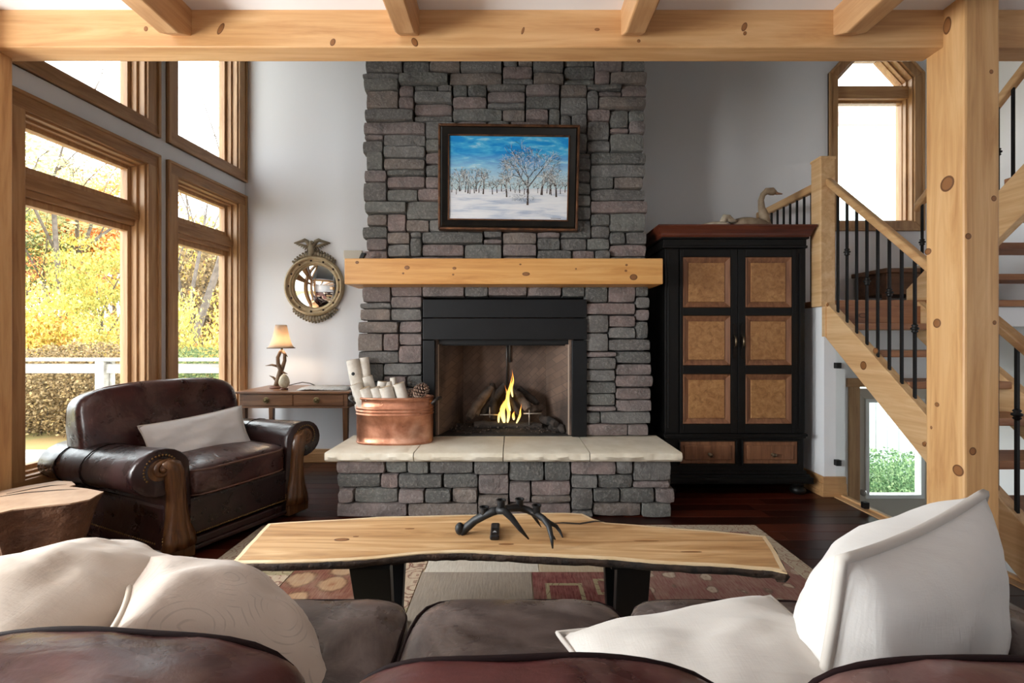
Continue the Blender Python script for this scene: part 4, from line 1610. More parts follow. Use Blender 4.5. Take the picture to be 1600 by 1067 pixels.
LEA = leather('oxblood_leather', lin(22, 12, 12), lin(46, 23, 22), lin(96, 70, 64), .22)
LEAC = leather('worn_cushion_leather', lin(34, 16, 15), lin(70, 32, 29), lin(150, 118, 108), .42, 3.1)
LEAS = leather('sofa_seat_leather', lin(42, 34, 33), lin(92, 79, 75), lin(156, 142, 136), .7, 5.3)
LEAB = leather('sofa_back_leather', lin(44, 21, 22), lin(90, 48, 46), lin(150, 122, 114), .55, 8.3)
PIPE = plain('leather_piping', lin(30, 15, 15), .75, spec=.15)
PIPE2 = plain('worn_piping', lin(104, 74, 62), .45)
CARVEDW = wood('carved_walnut', 2, lin(52, 30, 16), lin(84, 52, 28), lin(122, 82, 46), knots=False, scale=2.5, rough=.3)
NAIL = plain('brass_nail', lin(140, 112, 70), .35, .9)

# ================================================================== armchair
ang = math.radians(-24.5)
fdir = Vector((math.cos(ang), math.sin(ang), 0))
cc_ = Vector((-1.60, 2.755, 0)) - fdir * .5
CHR = thing('armchair', cc_, 'dark oxblood leather club armchair with rolled arms, carved wood fronts and nailheads', 'armchair', rz=ang)


def cb(name, mb, mat, parent=CHR, **kw):
    return mb.build(name, mat, parent, local=True, **kw)


# base with plinth moulding
cb('base', MB().box((-.44, -.43, .10), (.45, .43, .335)), LEA, bevel=.03, seg=3)
cb('plinth', MB().box((-.45, -.44, .06), (.465, .44, .105)).box((-.45, -.445, .035), (.475, .445, .065)), LEA, bevel=.01)
for x in (-.38, .40):
    for y in (-.38, .38):
        cb('foot', MB().lathe([(.025, 0), (.04, .01), (.045, .025), (.035, .04)], 14, (x, y, 0)), CARVEDW, smooth=True, angle=50)


def arm_profile(sg, grow=0.0):
    """cross-section (y,z): flat inner panel, outward roll on top"""
    pts = []
    cy, cz, r_ = .445, .505, .122 + grow
    pts.append((.30 - grow * .5, .10))
    pts.append((.30 - grow * .5, .30))
    pts.append((.305 - grow, .44))
    n = 16
    for i in range(n + 1):
        a = math.radians(165 - i * (165 + 95) / n)
        pts.append((cy + r_ * 1.15 * math.cos(a) * (1 if math.cos(a) > 0 else 1.0), cz + r_ * math.sin(a)))
    pts.append((.425 + grow, .39))
    pts.append((.42 + grow, .25))
    pts.append((.445 + grow, .10))
    return [(sg * y, z) for y, z in pts]


for sg in (-1, 1):
    prof = arm_profile(sg)
    xs = [-.52, -.50, -.30, -.05, .2, .42, .455, .462]
    rows = []
    for x in xs:
        k2 = 0.0
        if x == -.52:
            k2 = .035
        if x == .462:
            k2 = .02
        cy = sum(p[0] for p in prof) / len(prof)
        cz = sum(p[1] for p in prof) / len(prof)
        tl = 1 - .0 * x
        dz_ = .025 * (.46 - x) * 0 + (.018 if x < -.2 else 0)
        rows.append([(x, p[0] + (cy - p[0]) * k2 * 2, p[1] - .04 * max(0, min(1, (p[1] - .3) / .2)) * (.46 - x) + (cz - p[1]) * k2 * 2 + (noise.noise(Vector((x * 5, p[0] * 6, p[1] * 6 + sg))) * .006)) for p in prof])
    m_ = MB().grid(rows, wrap=True)
    n = len(prof)
    m_.f.append(tuple(range(n)))
    m_.f.append(tuple(range(len(m_.v) - n, len(m_.v))))
    arm = cb('arm', m_, LEA, smooth=True, angle=60)
    # stitched seams around the roll
    for x in (-.3, -.02):
        ring = [(x, p[0] * 1.004, p[1] + .002 - .04 * (.46 - x)) for p in prof[3:20]]
        cb('seam', MB().tube(ring, .0035, 5), PIPE, arm, smooth=True)
    # carved front: scroll, neck, bell foot
    S = lambda y, z, x=.463: (x, sg * y, z)
    spine = [(.452, .535), (.43, .545), (.405, .53), (.392, .49), (.386, .44), (.38, .38), (.378, .32), (.376, .26), (.374, .20), (.37, .14), (.37, .09)]
    wid = [.010, .018, .022, .022, .020, .019, .021, .027, .040, .056, .066]
    rows = []
    for (y, z), w_ in zip(spine, wid):
        row = []
        for j in range(17):
            t = -1 + 2 * j / 16
            bul = .026 * (1 - t * t) + .007 * math.cos(3 * math.pi * t)
            row.append((.458 + bul + (.012 if z < .2 else 0), sg * (y + t * w_), z))
        rows.append(row)
    m_ = MB().grid(rows)
    fr_ = cb('arm_front', m_, CARVEDW, smooth=True)
    so = fr_.modifiers.new('solid', 'SOLIDIFY')
    so.thickness = .03
    so.offset = -1 if sg < 0 else -1
    # volute
    sp_, rd = [], []
    for i in range(34):
        t = i / 33
        a = math.radians(200 - 560 * t)
        r_ = .046 * (1 - t) + .010 * t
        sp_.append((.476, sg * (.448 + r_ * math.cos(a)), .525 + r_ * math.sin(a)))
        rd.append(.015 * (1 - t * .35))
    cb('volute', MB().tube(sp_, rd, 8).ball((.478, sg * .448, .525), .018, 10, 8), CARVEDW, fr_, smooth=True)
    cb('volute_back', MB().lathe([(.058, 0), (.056, .012), (.04, .016)], 22, (.456, sg * .455, .522), axis=0), CARVEDW, fr_, smooth=True, angle=40)
    cb('foot_block', MB().box((.44, sg * .375 - .08, .02), (.492, sg * .375 + .08, .09)).box((.445, sg * .375 - .074, .09), (.486, sg * .375 + .074, .105)), CARVEDW, fr_, bevel=.008)
    nm = MB()
    for i in range(22):
        a = math.radians(215 - 250 * i / 21)
        nm.ball((.466, sg * (.452 + .078 * math.cos(a)), .523 + .076 * math.sin(a)), .0058, 6, 4, (.6, 1, 1))
    for i in range(24):
        t = i / 23
        z = .47 - .34 * t
        ii = min(range(len(spine)), key=lambda q: abs(spine[q][1] - z))
        for e in (-1, 1):
            if e == 1 and t < .1:
                continue
            nm.ball((.462, sg * (spine[ii][0] + e * (wid[ii] + .016)), z), .0055, 6, 4, (.6, 1, 1))
    tag(cb('nailheads', nm, NAIL, fr_, smooth=True), kind='stuff')
nm = MB()
for i in range(52):
    nm.ball((.458, -.30 + .6 * i / 51, .125), .0055, 6, 4, (.6, 1, 1))
for i in range(40):
    nm.ball((-.38 + .78 * i / 39, -.448, .125), .0055, 6, 4, (1, .6, 1))
tag(cb('nailheads', nm, NAIL, smooth=True), kind='stuff')
# seat cushion
sc_ = cb('seat_cushion', MB().cushion((.115, 0, .405), (.375, .315, .095), 7, 16, .007, 3, .028), LEAC, smooth=True)


def pipe_loop(c, half, z, p=7, n=64, s_=1.0):
    r_ = []
    for j in range(n):
        a = 2 * math.pi * j / n
        x, y = math.cos(a), math.sin(a)
        w_ = (abs(x) ** p + abs(y) ** p) ** (1 / p)
        r_.append((c[0] + x / w_ * half[0] * s_, c[1] + y / w_ * half[1] * s_, z))
    return r_


for z in (.338, .472):
    cb('piping', MB().tube(pipe_loop((.115, 0), (.373, .313), z, 7, 64, .993), .006, 6, loop=True), PIPE2, sc_, smooth=True)
# back frame and back cushion (leaning)
lean = Matrix.Rotation(math.radians(-11), 4, 'Y')


def LB(x, y, z):
    p = lean @ Vector((x, y, z - .4))
    return (p.x, p.y, p.z + .4)


bp = []
for i in range(13):
    a = math.pi * i / 12
    bp.append((.46 * math.copysign(abs(math.cos(a)) ** .45, math.cos(a)), .60 + .17 * abs(math.sin(a)) ** .6))
poly = [(.40, .12)] + bp + [(-.40, .12)]
cb('back_frame', MB(LB).prism([(y, z) for y, z in poly], 0, -.47, -.345), LEA, bevel=.03, seg=3)
bc = MB(LB)
idx_c = MB().cushion((0, 0, 0), (.135, .465, .275), 5.5, 20, .006, 9)
pts = []
for q in idx_c.v:
    x, y, z = q
    t = (z + .275) / .55
    wide = 1.0 + .0 * t
    top = .022 * (1 - (y / .455) ** 2) if z > 0 else 0
    pts.append((x * (1 + .12 * (1 - abs(2 * t - 1))) - .215, y * wide - .055, z + .675 + top))
bc.v = [LB(*q) for q in pts]
bc.f = idx_c.f
bk_ = cb('back_cushion', bc, LEAC, smooth=True)
for xo in (.075, -.07):
    lp = []
    for j in range(60):
        a = 2 * math.pi * j / 60
        y, z = math.cos(a), math.sin(a)
        w_ = (abs(y) ** 5.5 + abs(z) ** 5.5) ** (1 / 5.5)
        y, z = y / w_ * .465 * .975, z / w_ * .275 * .975
        top = .022 * (1 - (y / .455) ** 2) if z > 0 else 0
        lp.append(LB(xo * 1.05 - .215, y - .055, z + .675 + top))
    cb('piping', MB().tube(lp, .007, 6, loop=True), PIPE2, bk_, smooth=True)


# ================================================================== pillows
def linen(name, c1, c2, rough=.9):
    m = NT(name)
    v = m.coord()
    a = m.noise(v, 4, 4, .5)
    wv = m.noise(m.coord((260, 30, 30)), 1, 2)
    wv2 = m.noise(m.coord((30, 260, 260)), 1, 2)
    m.set(m.ramp(a, [(.3, c1), (.7, c2)]), rough, spec=.1)
    m.b.inputs['Sheen Weight'].default_value = .2
    fold = m.noise(m.coord((3, 10, 5), (.3, .2, .6)), 1.2, 2, .45, .5)
    m.bump(m.math('ADD', m.math('MULTIPLY', m.math('ADD', wv, wv2), .05), fold), .4, .02)
    return m.m


LIN = linen('white_linen', lin(216, 211, 206), lin(228, 224, 220))
LINB = linen('beige_linen', lin(186, 168, 152), lin(206, 192, 178))
LINC = linen('cream_linen', lin(208, 201, 194), lin(222, 216, 209))
SEAMW = plain('linen_seam', lin(200, 192, 184), .9)
SEAMB = plain('beige_seam', lin(186, 172, 156), .9)


def pillow(name, center, ex, ey, w, h_, t, mat, seam, label, flange=.012, seed=0, sag=(0, 0), n=22, pw=.42, group=None):
    """ex, ey: directions of the pillow's two edges; thickness along their cross product"""
    ex = Vector(ex).normalized()
    ey = (Vector(ey) - ex * Vector(ey).dot(ex)).normalized()
    ez = ex.cross(ey)
    o = thing(name, center, label, 'pillow', group)
    R3 = Matrix((ex, ey, ez)).transposed()

    def out(u, v):
        # outline: sides pulled in between pointed corners
        x = u * w / 2 * (1 - .075 * (1 - v * v) * abs(u) ** 1.5)
        y = v * h_ / 2 * (1 - .075 * (1 - u * u) * abs(v) ** 1.5)
        x += sag[0] * v * v * .0
        return x, y

    m_ = MB()
    for side in (1, -1):
        rows = []
        for i in range(n + 1):
            row = []
            for j in range(n + 1):
                u, v = -1 + 2 * i / n, -1 + 2 * j / n
                x, y = out(u, v)
                k2 = max(0, (1 - u * u) * (1 - v * v))
                z = side * (t / 2) * k2 ** pw
                q = Vector((x, y, z))
                e = k2 ** .3
                q += noise.noise_vector(Vector((u * 1.6 + seed, v * 1.6, side))) * .016 * e
                q.z += side * e * .010 * noise.noise(Vector((u * 3 + seed, v * 5, side * 2)))
                q.z += sag[1] * (u * u) + sag[0] * (v * v)
                row.append(tuple(R3 @ q))
            rows.append(row)
        m_.grid(rows)
    bdy = m_.build('cover', mat, o, smooth=True, local=True)
    loop = []
    N = n
    for (a0, b0, a1, b1) in ((-1, -1, 1, -1), (1, -1, 1, 1), (1, 1, -1, 1), (-1, 1, -1, -1)):
        for i in range(N):
            t_ = i / N
            u, v = a0 + (a1 - a0) * t_, b0 + (b1 - b0) * t_
            x, y = out(u * 1.004, v * 1.004)
            q = Vector((x, y, 0))
            q.z += sag[1] * (u * u) + sag[0] * (v * v)
            loop.append(tuple(R3 @ q))
    MB().tube(loop, flange * .5, 6, loop=True).build('seam', seam, o, smooth=True, local=True)
    return o


# on the armchair (local chair frame -> world)
Rz = Matrix.Rotation(ang, 3, 'Z')
cpos = cc_ + Rz @ Vector((.095, -.035, .572))
pillow('lumbar_pillow', cpos, Rz @ Vector((.22, .98, .10)), Rz @ Vector((-.42, 0, .9)), .57, .31, .15, linen('grey_white_linen', lin(206, 203, 202), lin(220, 217, 216)), SEAMW, 'small white lumbar pillow propped on the leather armchair', .009, 2)

# ================================================================== sofa
SO = thing('leather_sofa', (.02, .9, 0), 'worn brown leather three-seat sofa facing the fireplace', 'sofa')
MB().box((-.98, .42, .08), (1.02, 1.24, .30)).build('base', LEA, SO, bevel=.03, seg=3)
MB().cushion((.02, .45, .36), (.98, .075, .28), 8, 14).build('back_frame', LEAB, SO, smooth=True)
for x in (-.9, .94):
    for y in (.5, 1.16):
        MB().lathe([(.02, 0), (.035, .02), (.04, .08)], 12, (x, y, 0)).build('foot', CARVEDW, SO, smooth=True)
for sg, xc in ((-1, -1.03), (1, 1.07)):
    m_ = MB()
    rows = []
    pr = [(-.07, .08), (-.07, .45)] + [(.105 * math.cos(math.radians(200 - i * 22)), .525 + .095 * math.sin(math.radians(200 - i * 22))) for i in range(13)] + [(.07, .42), (.07, .08)]
    for x_ in (.38, .41, .6, .8, 1.0, 1.2, 1.28, 1.30):
        k2 = .25 if x_ in (.38, 1.30) else (.05 if x_ in (.41, 1.28) else 0)
        rows.append([(xc + p[0] * (1 - k2), x_, .3 + (p[1] - .3) * (1 - k2 * .5)) for p in pr])
    m_.grid(rows, wrap=True)
    n = len(pr)
    m_.f.append(tuple(range(n)))
    m_.f.append(tuple(range(len(m_.v) - n, len(m_.v))))
    m_.build('arm', LEAS, SO, smooth=True, angle=60)
for i, (a, b) in enumerate(((-.865, -.278), (-.272, .312), (.318, .905))):
    cx, hx = (a + b) / 2, (b - a) / 2
    y0, y1 = .56, 1.325
    sc_ = MB().cushion((cx, (y0 + y1) / 2, .375), (hx, (y1 - y0) / 2, .092), 7, 18, .008, 11 + i * 7, .022).build('seat_cushion', LEAS, SO, smooth=True)
    MB().tube(pipe_loop((cx, (y0 + y1) / 2), (hx - .002, (y1 - y0) / 2 - .002), .440, 7, 64, .992), .0055, 6, loop=True).build('piping', PIPE, sc_, smooth=True)
for i, (a, b, zt_) in enumerate(((-.90, -.29, .772), (-.262, .345, .742), (.385, .96, .735))):
    cx, hx = (a + b) / 2, (b - a) / 2
    c = MB().cushion((0, 0, 0), (hx, .115, .22), 4.5, 20, .012, 31 + i * 5)
    zc = zt_ - .22
    c.v = [(q[0] + cx, q[1] * (1 + .1 * (1 - (q[2] / .22) ** 2)) + .60 - q[2] * .12, q[2] + zc + .015 * (1 - (q[0] / hx) ** 2) * (q[2] > 0)) for q in c.v]
    bkc = c.build('back_cushion', LEAB, SO, smooth=True)
    for yo in (-.072, .072):
        lp = []
        for j in range(64):
            t = 2 * math.pi * j / 64
            x, z = math.cos(t), math.sin(t)
            w_ = (abs(x) ** 4.5 + abs(z) ** 4.5) ** (1 / 4.5)
            x, z = x / w_ * hx * .955, z / w_ * .22 * .955
            nv = noise.noise_vector(Vector((x * 4 + 31 + i * 5, yo * 4, z * 4))) * .012
            lp.append((x + cx + nv.x, yo * 1.05 + .60 - z * .12 + nv.y, z + zc + .015 * (1 - (x / hx) ** 2) * (z > 0) + nv.z + .003))
        MB().tube(lp, .0045, 6, loop=True).build('piping', PIPE, bkc, smooth=True)

# sofa pillows
TL, TR_ = W(1295, 886, .78), W(1525, 778, 1.02)
ex = (TR_ - TL)
dn = Vector((.10, .26, -.95))
ctr = (TL + TR_) / 2 + dn.normalized() * .25
pillow('throw_pillow', ctr, ex, -dn, ex.length * 1.0, .50, .27, LIN, SEAMW, 'large plump white linen pillow leaning in the sofa corner by the post', .02, 4)
p0, p1 = W(905, 1000, .86), W(1222, 935, 1.0)
pillow('throw_pillow', Vector((.437, .895, .53)), (.965, .25, .0), (-.25, .95, .03), .58, .42, .15, LINC, SEAMW, 'flat cream linen pillow lying low on the sofa seat beside the plump one', .012, 6)
pillow('throw_pillow', Vector((-.99, 1.02, .605)), (.38, -.20, -.03), (.10, .42, -.07), .46, .46, .23, LINB, SEAMB, 'creased beige linen pillow lying over the sofa arm nearest the stump', .014, 8)
fl_m = linen('printed_linen', lin(192, 174, 160), lin(210, 196, 184))
nt = fl_m.node_tree
b_ = nt.nodes['Principled BSDF']
src = b_.inputs['Base Color'].links[0].from_socket
tcn = nt.nodes.new('ShaderNodeTexCoord')
vo = nt.nodes.new('ShaderNodeTexVoronoi')
vo.inputs['Scale'].default_value = 8.0
nt.links.new(tcn.outputs['Object'], vo.inputs['Vector'])
wv = nt.nodes.new('ShaderNodeMath')
wv.operation = 'SINE'
ml = nt.nodes.new('ShaderNodeMath')
ml.operation = 'MULTIPLY'
ml.inputs[1].default_value = 52
nt.links.new(vo.outputs['Distance'], ml.inputs[0])
nt.links.new(ml.outputs[0], wv.inputs[0])
nzn = nt.nodes.new('ShaderNodeTexNoise')
nzn.inputs['Scale'].default_value = 16
nt.links.new(tcn.outputs['Object'], nzn.inputs['Vector'])
m2 = nt.nodes.new('ShaderNodeMath')
m2.operation = 'MULTIPLY'
nt.links.new(wv.outputs[0], m2.inputs[0])
nt.links.new(nzn.outputs['Fac'], m2.inputs[1])
rp = nt.nodes.new('ShaderNodeValToRGB')
rp.color_ramp.elements[0].position = .47
rp.color_ramp.elements[0].color = (0, 0, 0, 1)
rp.color_ramp.elements[1].position = .56
rp.color_ramp.elements[1].color = (.28, .28, .28, 1)
nt.links.new(m2.outputs[0], rp.inputs[0])
mxn = nt.nodes.new('ShaderNodeMix')
mxn.data_type = 'RGBA'
nt.links.new(rp.outputs[0], mxn.inputs[0])
nt.links.new(src, mxn.inputs[6])
mxn.inputs[7].default_value = lin(128, 116, 106)
nt.links.new(mxn.outputs[2], b_.inputs['Base Color'])
pillow('throw_pillow', Vector((-.65, 1.02, .535)), (.28, .17, -.275), (-.2, .37, -.1), .46, .46, .25, fl_m, SEAMB, 'beige linen pillow with a faint printed medallion behind the sofa back cushion', .012, 12)

# ================================================================== coffee table
TZ = .43
edge_px = [(361, 879), (368, 872), (392, 846), (419, 817.5), (470, 814), (540, 810.5), (588, 807), (640, 806), (720, 804), (790, 802.5), (844, 801), (880, 800.5), (910, 802),
           (926, 810), (946, 816), (990, 819), (1060, 825), (1130, 830.5), (1196, 837), (1206, 852), (1218, 872), (1230, 895),
           (1206, 890), (1130, 884), (1040, 880), (960, 873), (880, 869), (805, 866), (760, 863.5), (727, 862), (690, 862.5), (650, 865), (600, 870.5), (545, 875), (450, 878)]
top_pts = [on_z(a, b, TZ) for a, b in edge_px]
SLAB = NT('live_edge_slab')
v1 = SLAB.coord((1.1, 12, 12))
g1 = SLAB.noise(v1, 1.4, 6, .6, 1.1)
g2 = SLAB.noise(SLAB.coord((.9, 4.5, 4)), 1.5, 3, .5, .9)
c = SLAB.ramp(g1, [(.28, lin(150, 106, 64)), (.47, lin(196, 152, 104)), (.68, lin(226, 190, 144))])
c = SLAB.mix(SLAB.ramp(g2, [(.60, (0, 0, 0)), (.78, (.55, .55, .55))]), c, lin(122, 80, 46))
SLAB.set(c, .42)
SLAB = SLAB.m
SAP = plain('sapwood', lin(232, 208, 172), .45, c2=lin(216, 184, 140), nscale=10)
BARK = plain('dark_bark', lin(24, 17, 13), .85, c2=lin(70, 50, 36), nscale=14, bump=.9, bscale=24, bdist=.012)
TBc = sum(top_pts, Vector()) / len(top_pts)
CT = thing('coffee_table', (TBc.x, TBc.y, 0), 'long live-edge wood slab coffee table with bark edge and black legs', 'table')


def smooth_loop(pts, sub=4):
    out_ = []
    n = len(pts)
    for i in range(n):
        p0, p1, p2, p3 = pts[i - 1], pts[i], pts[(i + 1) % n], pts[(i + 2) % n]
        for s_ in range(sub):
            u = s_ / sub
            out_.append(p1.lerp(p2, u))
    return out_


lp = smooth_loop(top_pts, 4)
n = len(lp)
ctr = TBc
nrm = []
for i in range(n):
    t = lp[(i + 1) % n] - lp[i - 1]
    nrm.append(Vector((-t.y, t.x, 0)).normalized())
# orientation: outward
if (lp[0] - ctr).dot(nrm[0]) < 0:
    nrm = [-q for q in nrm]
jit = [noise.noise(Vector((q.x * 14, q.y * 14, 3))) * .004 for q in lp]
lpo = [q + m_ * j for q, m_, j in zip(lp, nrm, jit)]
inn = [q - m_ * .016 for q, m_ in zip(lpo, nrm)]
slab = MB()
slab.v = [tuple(q) for q in inn] + [(q.x, q.y, TZ - .030) for q in inn]
from mathutils import geometry as mgeo
cdt = mgeo.delaunay_2d_cdt([Vector((q.x, q.y)) for q in inn], [(i, (i + 1) % n) for i in range(n)], [], 1, 1e-6)
slab.v = [(q.x, q.y, TZ) for q in cdt[0]]
nv = len(cdt[0])
slab.v += [(q.x, q.y, TZ - .030) for q in cdt[0]]
slab.f = [tuple(t) for t in cdt[2]] + [tuple(nv + k2 for k2 in reversed(t)) for t in cdt[2]]
slab.build('slab', SLAB, CT)
sapm = MB()
rows = [[(q.x, q.y, TZ + .0002) for q in inn], [(q.x, q.y, TZ - .001) for q in lpo], [(q.x, q.y, TZ - .005) for q in lpo]]
sapm.grid(rows, wrap=True)
sapm.build('sapwood_edge', SAP, CT, smooth=True, angle=40)
bark = MB()
rows = []
for dz_, e in ((-.004, .0), (-.010, .006), (-.022, .005), (-.033, -.005), (-.040, -.03)):
    rows.append([(q.x + m_.x * (e + noise.noise(Vector((q.x * 22, q.y * 22, dz_ * 60))) * .009), q.y + m_.y * (e + noise.noise(Vector((q.x * 22, q.y * 22, dz_ * 60))) * .009), TZ + dz_ + noise.noise(Vector((q.x * 18, q.y * 18, 8))) * .004 * (dz_ < -.01)) for q, m_ in zip(lpo, nrm)])
bark.grid(rows, wrap=True)
bark.build('bark_edge', BARK, CT, smooth=True)
for px, py, a, b in ((534, 843, .03, .014), (556, 838, .012, .006), (791, 850, .03, .007), (1010, 845, .05, .005), (640, 826, .02, .006), (1080, 862, .04, .005)):
    q = on_z(px, py, TZ)
    knot(CT, (q.x, q.y, TZ), 2, a, b)
# crack in the slab at the back
crk = [on_z(a, b, TZ + .0008) for a, b in ((850, 818), (880, 815.5), (905, 817), (930, 813), (950, 815), (930, 815.5), (906, 819.5), (880, 818))]
mbk = MB()
mbk.v = [tuple(q) for q in crk]
mbk.f = [tuple(range(len(crk)))]
mbk.build('crack', BARK, CT)
LEGM = plain('blackened_steel', lin(20, 19, 20), .45, .4)
for lx in (-.49, .43):
    for (ya, yb) in ((1.62, 1.70), (1.86, 1.78)):
        MB().quadhex([(lx - .055, yb - .02, .0), (lx + .055, yb - .02, .0), (lx + .055, yb + .02, .0), (lx - .055, yb + .02, .0),
                      (lx - .085 if lx < 0 else lx - .06, ya - .02, TZ - .030), (lx + .06, ya - .02, TZ - .030), (lx + .06, ya + .02, TZ - .030), (lx - .085 if lx < 0 else lx - .06, ya + .02, TZ - .030)]).build('leg', LEGM, CT, bevel=.003)
    MB().box((lx - .08, 1.60, TZ - .04), (lx + .06, 1.88, TZ - .028)).build('mount_plate', LEGM, CT)
    MB().box((lx - .05, 1.60, 0), (lx + .05, 1.92, .02)).build('foot_bar', LEGM, CT, bevel=.003)

# ================================================================== candelabra and remote
CAN = plain('cast_iron_antler', lin(44, 44, 45), .5, .3, c2=lin(26, 26, 27), nscale=20, bump=.4, bscale=40, bdist=.003)
ca = on_z(722, 838, TZ)
CD = thing('antler_candelabra', (W(795, 820, 1.76).x, 1.76, TZ), 'black cast antler candelabra with four candle cups on the slab table', 'candle holder')


def cp(px, py, d):
    return W(px, py, d)


MB().tube([cp(720, 832, 1.80), cp(729, 824, 1.80), cp(742, 813, 1.79), cp(757, 805, 1.78), cp(770, 799, 1.77), cp(779, 797, 1.77)], [.018, .017, .016, .016, .016, .015], 10).tube([cp(777, 797, 1.77), cp(788, 798, 1.76), cp(800, 810, 1.75), cp(813, 827, 1.74), on_z(826, 842, TZ + .004)], [.016, .015, .012, .009, .003], 10).build('antler', CAN, CD, smooth=True)
MB().tube([cp(778, 798, 1.77), cp(795, 794, 1.80), cp(812, 793, 1.83), cp(825, 797, 1.83), cp(838, 803, 1.80), cp(850, 811, 1.76), cp(858, 823, 1.72), cp(862, 840, 1.68), on_z(863.5, 857, TZ + .004)], [.014, .0145, .015, .014, .0135, .0125, .011, .008, .003], 10).build('antler', CAN, CD, smooth=True)
MB().tube([cp(846, 806, 1.79), cp(858, 816, 1.80), cp(869, 822, 1.81), cp(875, 830, 1.81), on_z(879, 839, TZ + .003)], [.009, .0085, .008, .006, .0025], 8).build('tine', CAN, CD, smooth=True)
MB().tube([cp(830, 800, 1.83), cp(838, 812, 1.85), on_z(845.5, 823.5, TZ + .003)], [.009, .007, .002], 8).build('tine', CAN, CD, smooth=True)
MB().tube([cp(861, 835, 1.69), cp(865, 840, 1.69), cp(868, 843, 1.69)], [.007, .005, .002], 8).build('tine', CAN, CD, smooth=True)
bq = cp(720, 832, 1.80)
MB().ball((bq.x - .004, bq.y - .002, TZ + .022), .024, 10, 8, (.8, .8, 1)).build('burr', CAN, CD, smooth=True)
for (a, b, d) in ((756.5, 806, 1.78), (783, 795, 1.77), (812, 793, 1.83), (838.5, 803, 1.80)):
    q = cp(a, b, d)
    MB().lathe([(.010, -.006), (.0145, 0), (.0148, .03), (.019, .032), (.019, .036), (.013, .036), (.012, .012), (.002, .01)], 16, q).build('candle_cup', CAN, CD, smooth=True, angle=40)
RM = thing('remote_control', (on_z(772.5, 832, TZ)), 'small black remote control lying on the slab beside the antler candelabra', 'remote')
ra, rb_ = on_z(772.5, 845, TZ), on_z(773, 822, TZ)
MB().box((ra.x - .018, ra.y, TZ), (ra.x + .018, ra.y + .125, TZ + .021)).build('body', plain('black_plastic', lin(22, 22, 24), .35), RM, bevel=.007, seg=3)
MB().box((ra.x - .011, ra.y + .07, TZ + .02), (ra.x + .011, ra.y + .10, TZ + .0222)).build('button_pad', plain('grey_rubber', lin(52, 52, 55), .6), RM, bevel=.002)
MB().prism([(ra.x - .008, ra.y + .028), (ra.x + .008, ra.y + .028), (ra.x, ra.y + .042)], 2, TZ + .020, TZ + .0222).build('arrow_mark', plain('silver_print', lin(170, 172, 176), .4), RM)

# ================================================================== tree stump table
ST = plain('stump_top_wood', lin(150, 118, 92), .6, c2=lin(180, 150, 122), nscale=6, bump=.35, bscale=14, bdist=.01)
SB = plain('stump_bark', lin(112, 78, 54), .8, c2=lin(78, 52, 36), nscale=9, bump=1.0, bscale=14, bdist=.03)
sz = .50
tp = [on_z(a, b, sz) for a, b in ((162, 768), (140, 780), (110, 786), (70, 790), (20, 796), (-20, 806), (-50, 798), (-60, 790), (-30, 775), (4, 766), (40, 759), (90, 751), (112, 752), (118, 757), (108, 760), (135, 763))]
sc0 = sum(tp, Vector()) / len(tp)
STM = thing('stump_table', (sc0.x, sc0.y, 0), 'rough tree stump side table with a jagged flat top by the window post', 'side table')
lp2 = smooth_loop(tp, 4)
n = len(lp2)
m_ = MB()
m_.v = [tuple(q) for q in lp2]
m_.f = [tuple(range(n))]
m_.v += [(q.x, q.y, sz - .006) for q in lp2]
m_.f += [(i, (i + 1) % n, n + (i + 1) % n, n + i) for i in range(n)]
m_.build('top', ST, STM)
rows = []
for k2 in range(11):
    t = k2 / 10
    sc2 = 1 - .60 * min(t, .5) ** .75 + .25 * max(0, t - .6)
    row = []
    for q in lp2:
        d_ = Vector((q.x - sc0.x, q.y - sc0.y, 0))
        a = math.atan2(d_.y, d_.x)
        wob = 1 + .10 * noise.noise(Vector((math.cos(a) * 2.4, math.sin(a) * 2.4, t * 1.2))) * t + .035 * math.sin(a * 9 + t * 2) * min(1, t * 3)
        c0 = sc0 + d_ * sc2 * wob
        row.append((c0.x, c0.y, (sz - .004) * (1 - t)))
    rows.append(row)
m_ = MB().grid(rows, wrap=True)
m_.build('trunk', SB, STM, smooth=True)
gr = MB()
for (a, b, c_, d_) in (((0, 776), (40, 770), (90, 766), (125, 764)), ((10, 772), (50, 764), (80, 759), (104, 757))):
    gr.tube([on_z(*a, sz), on_z(*b, sz), on_z(*c_, sz), on_z(*d_, sz)], [.002, .004, .004, .001], 5)
gr.build('crack', BARK, STM)

# ================================================================== stairs
tag(MB().box((2.39, 3.485, 0), (2.55, YB, 1.45)).build('wall_stair', WHITE), kind='structure')
b_m = MB()
for h_, e in ((.15, .016), (.10, .024), (.04, .03)):
    b_m.box((2.39 - e, 3.485 - e, 0), (2.55, 3.49, h_)).box((2.39 - e, 3.485, 0), (2.392, YB, h_))
tag(b_m.build('baseboard_stair', TRIMX, bevel=.004), kind='structure')
tag(MB().box((2.375, 3.47, 1.45), (XR, YB, 1.5)).build('floor_landing', TREADX, bevel=.006), kind='structure')
tag(MB().box((FX + .04, 3.52, 1.30), (XR, YB, 1.448)).build('ceiling_entry', CEIL), kind='structure')
SL = .86


def st_z(y):
    return 1.51 - SL * (3.485 - y)


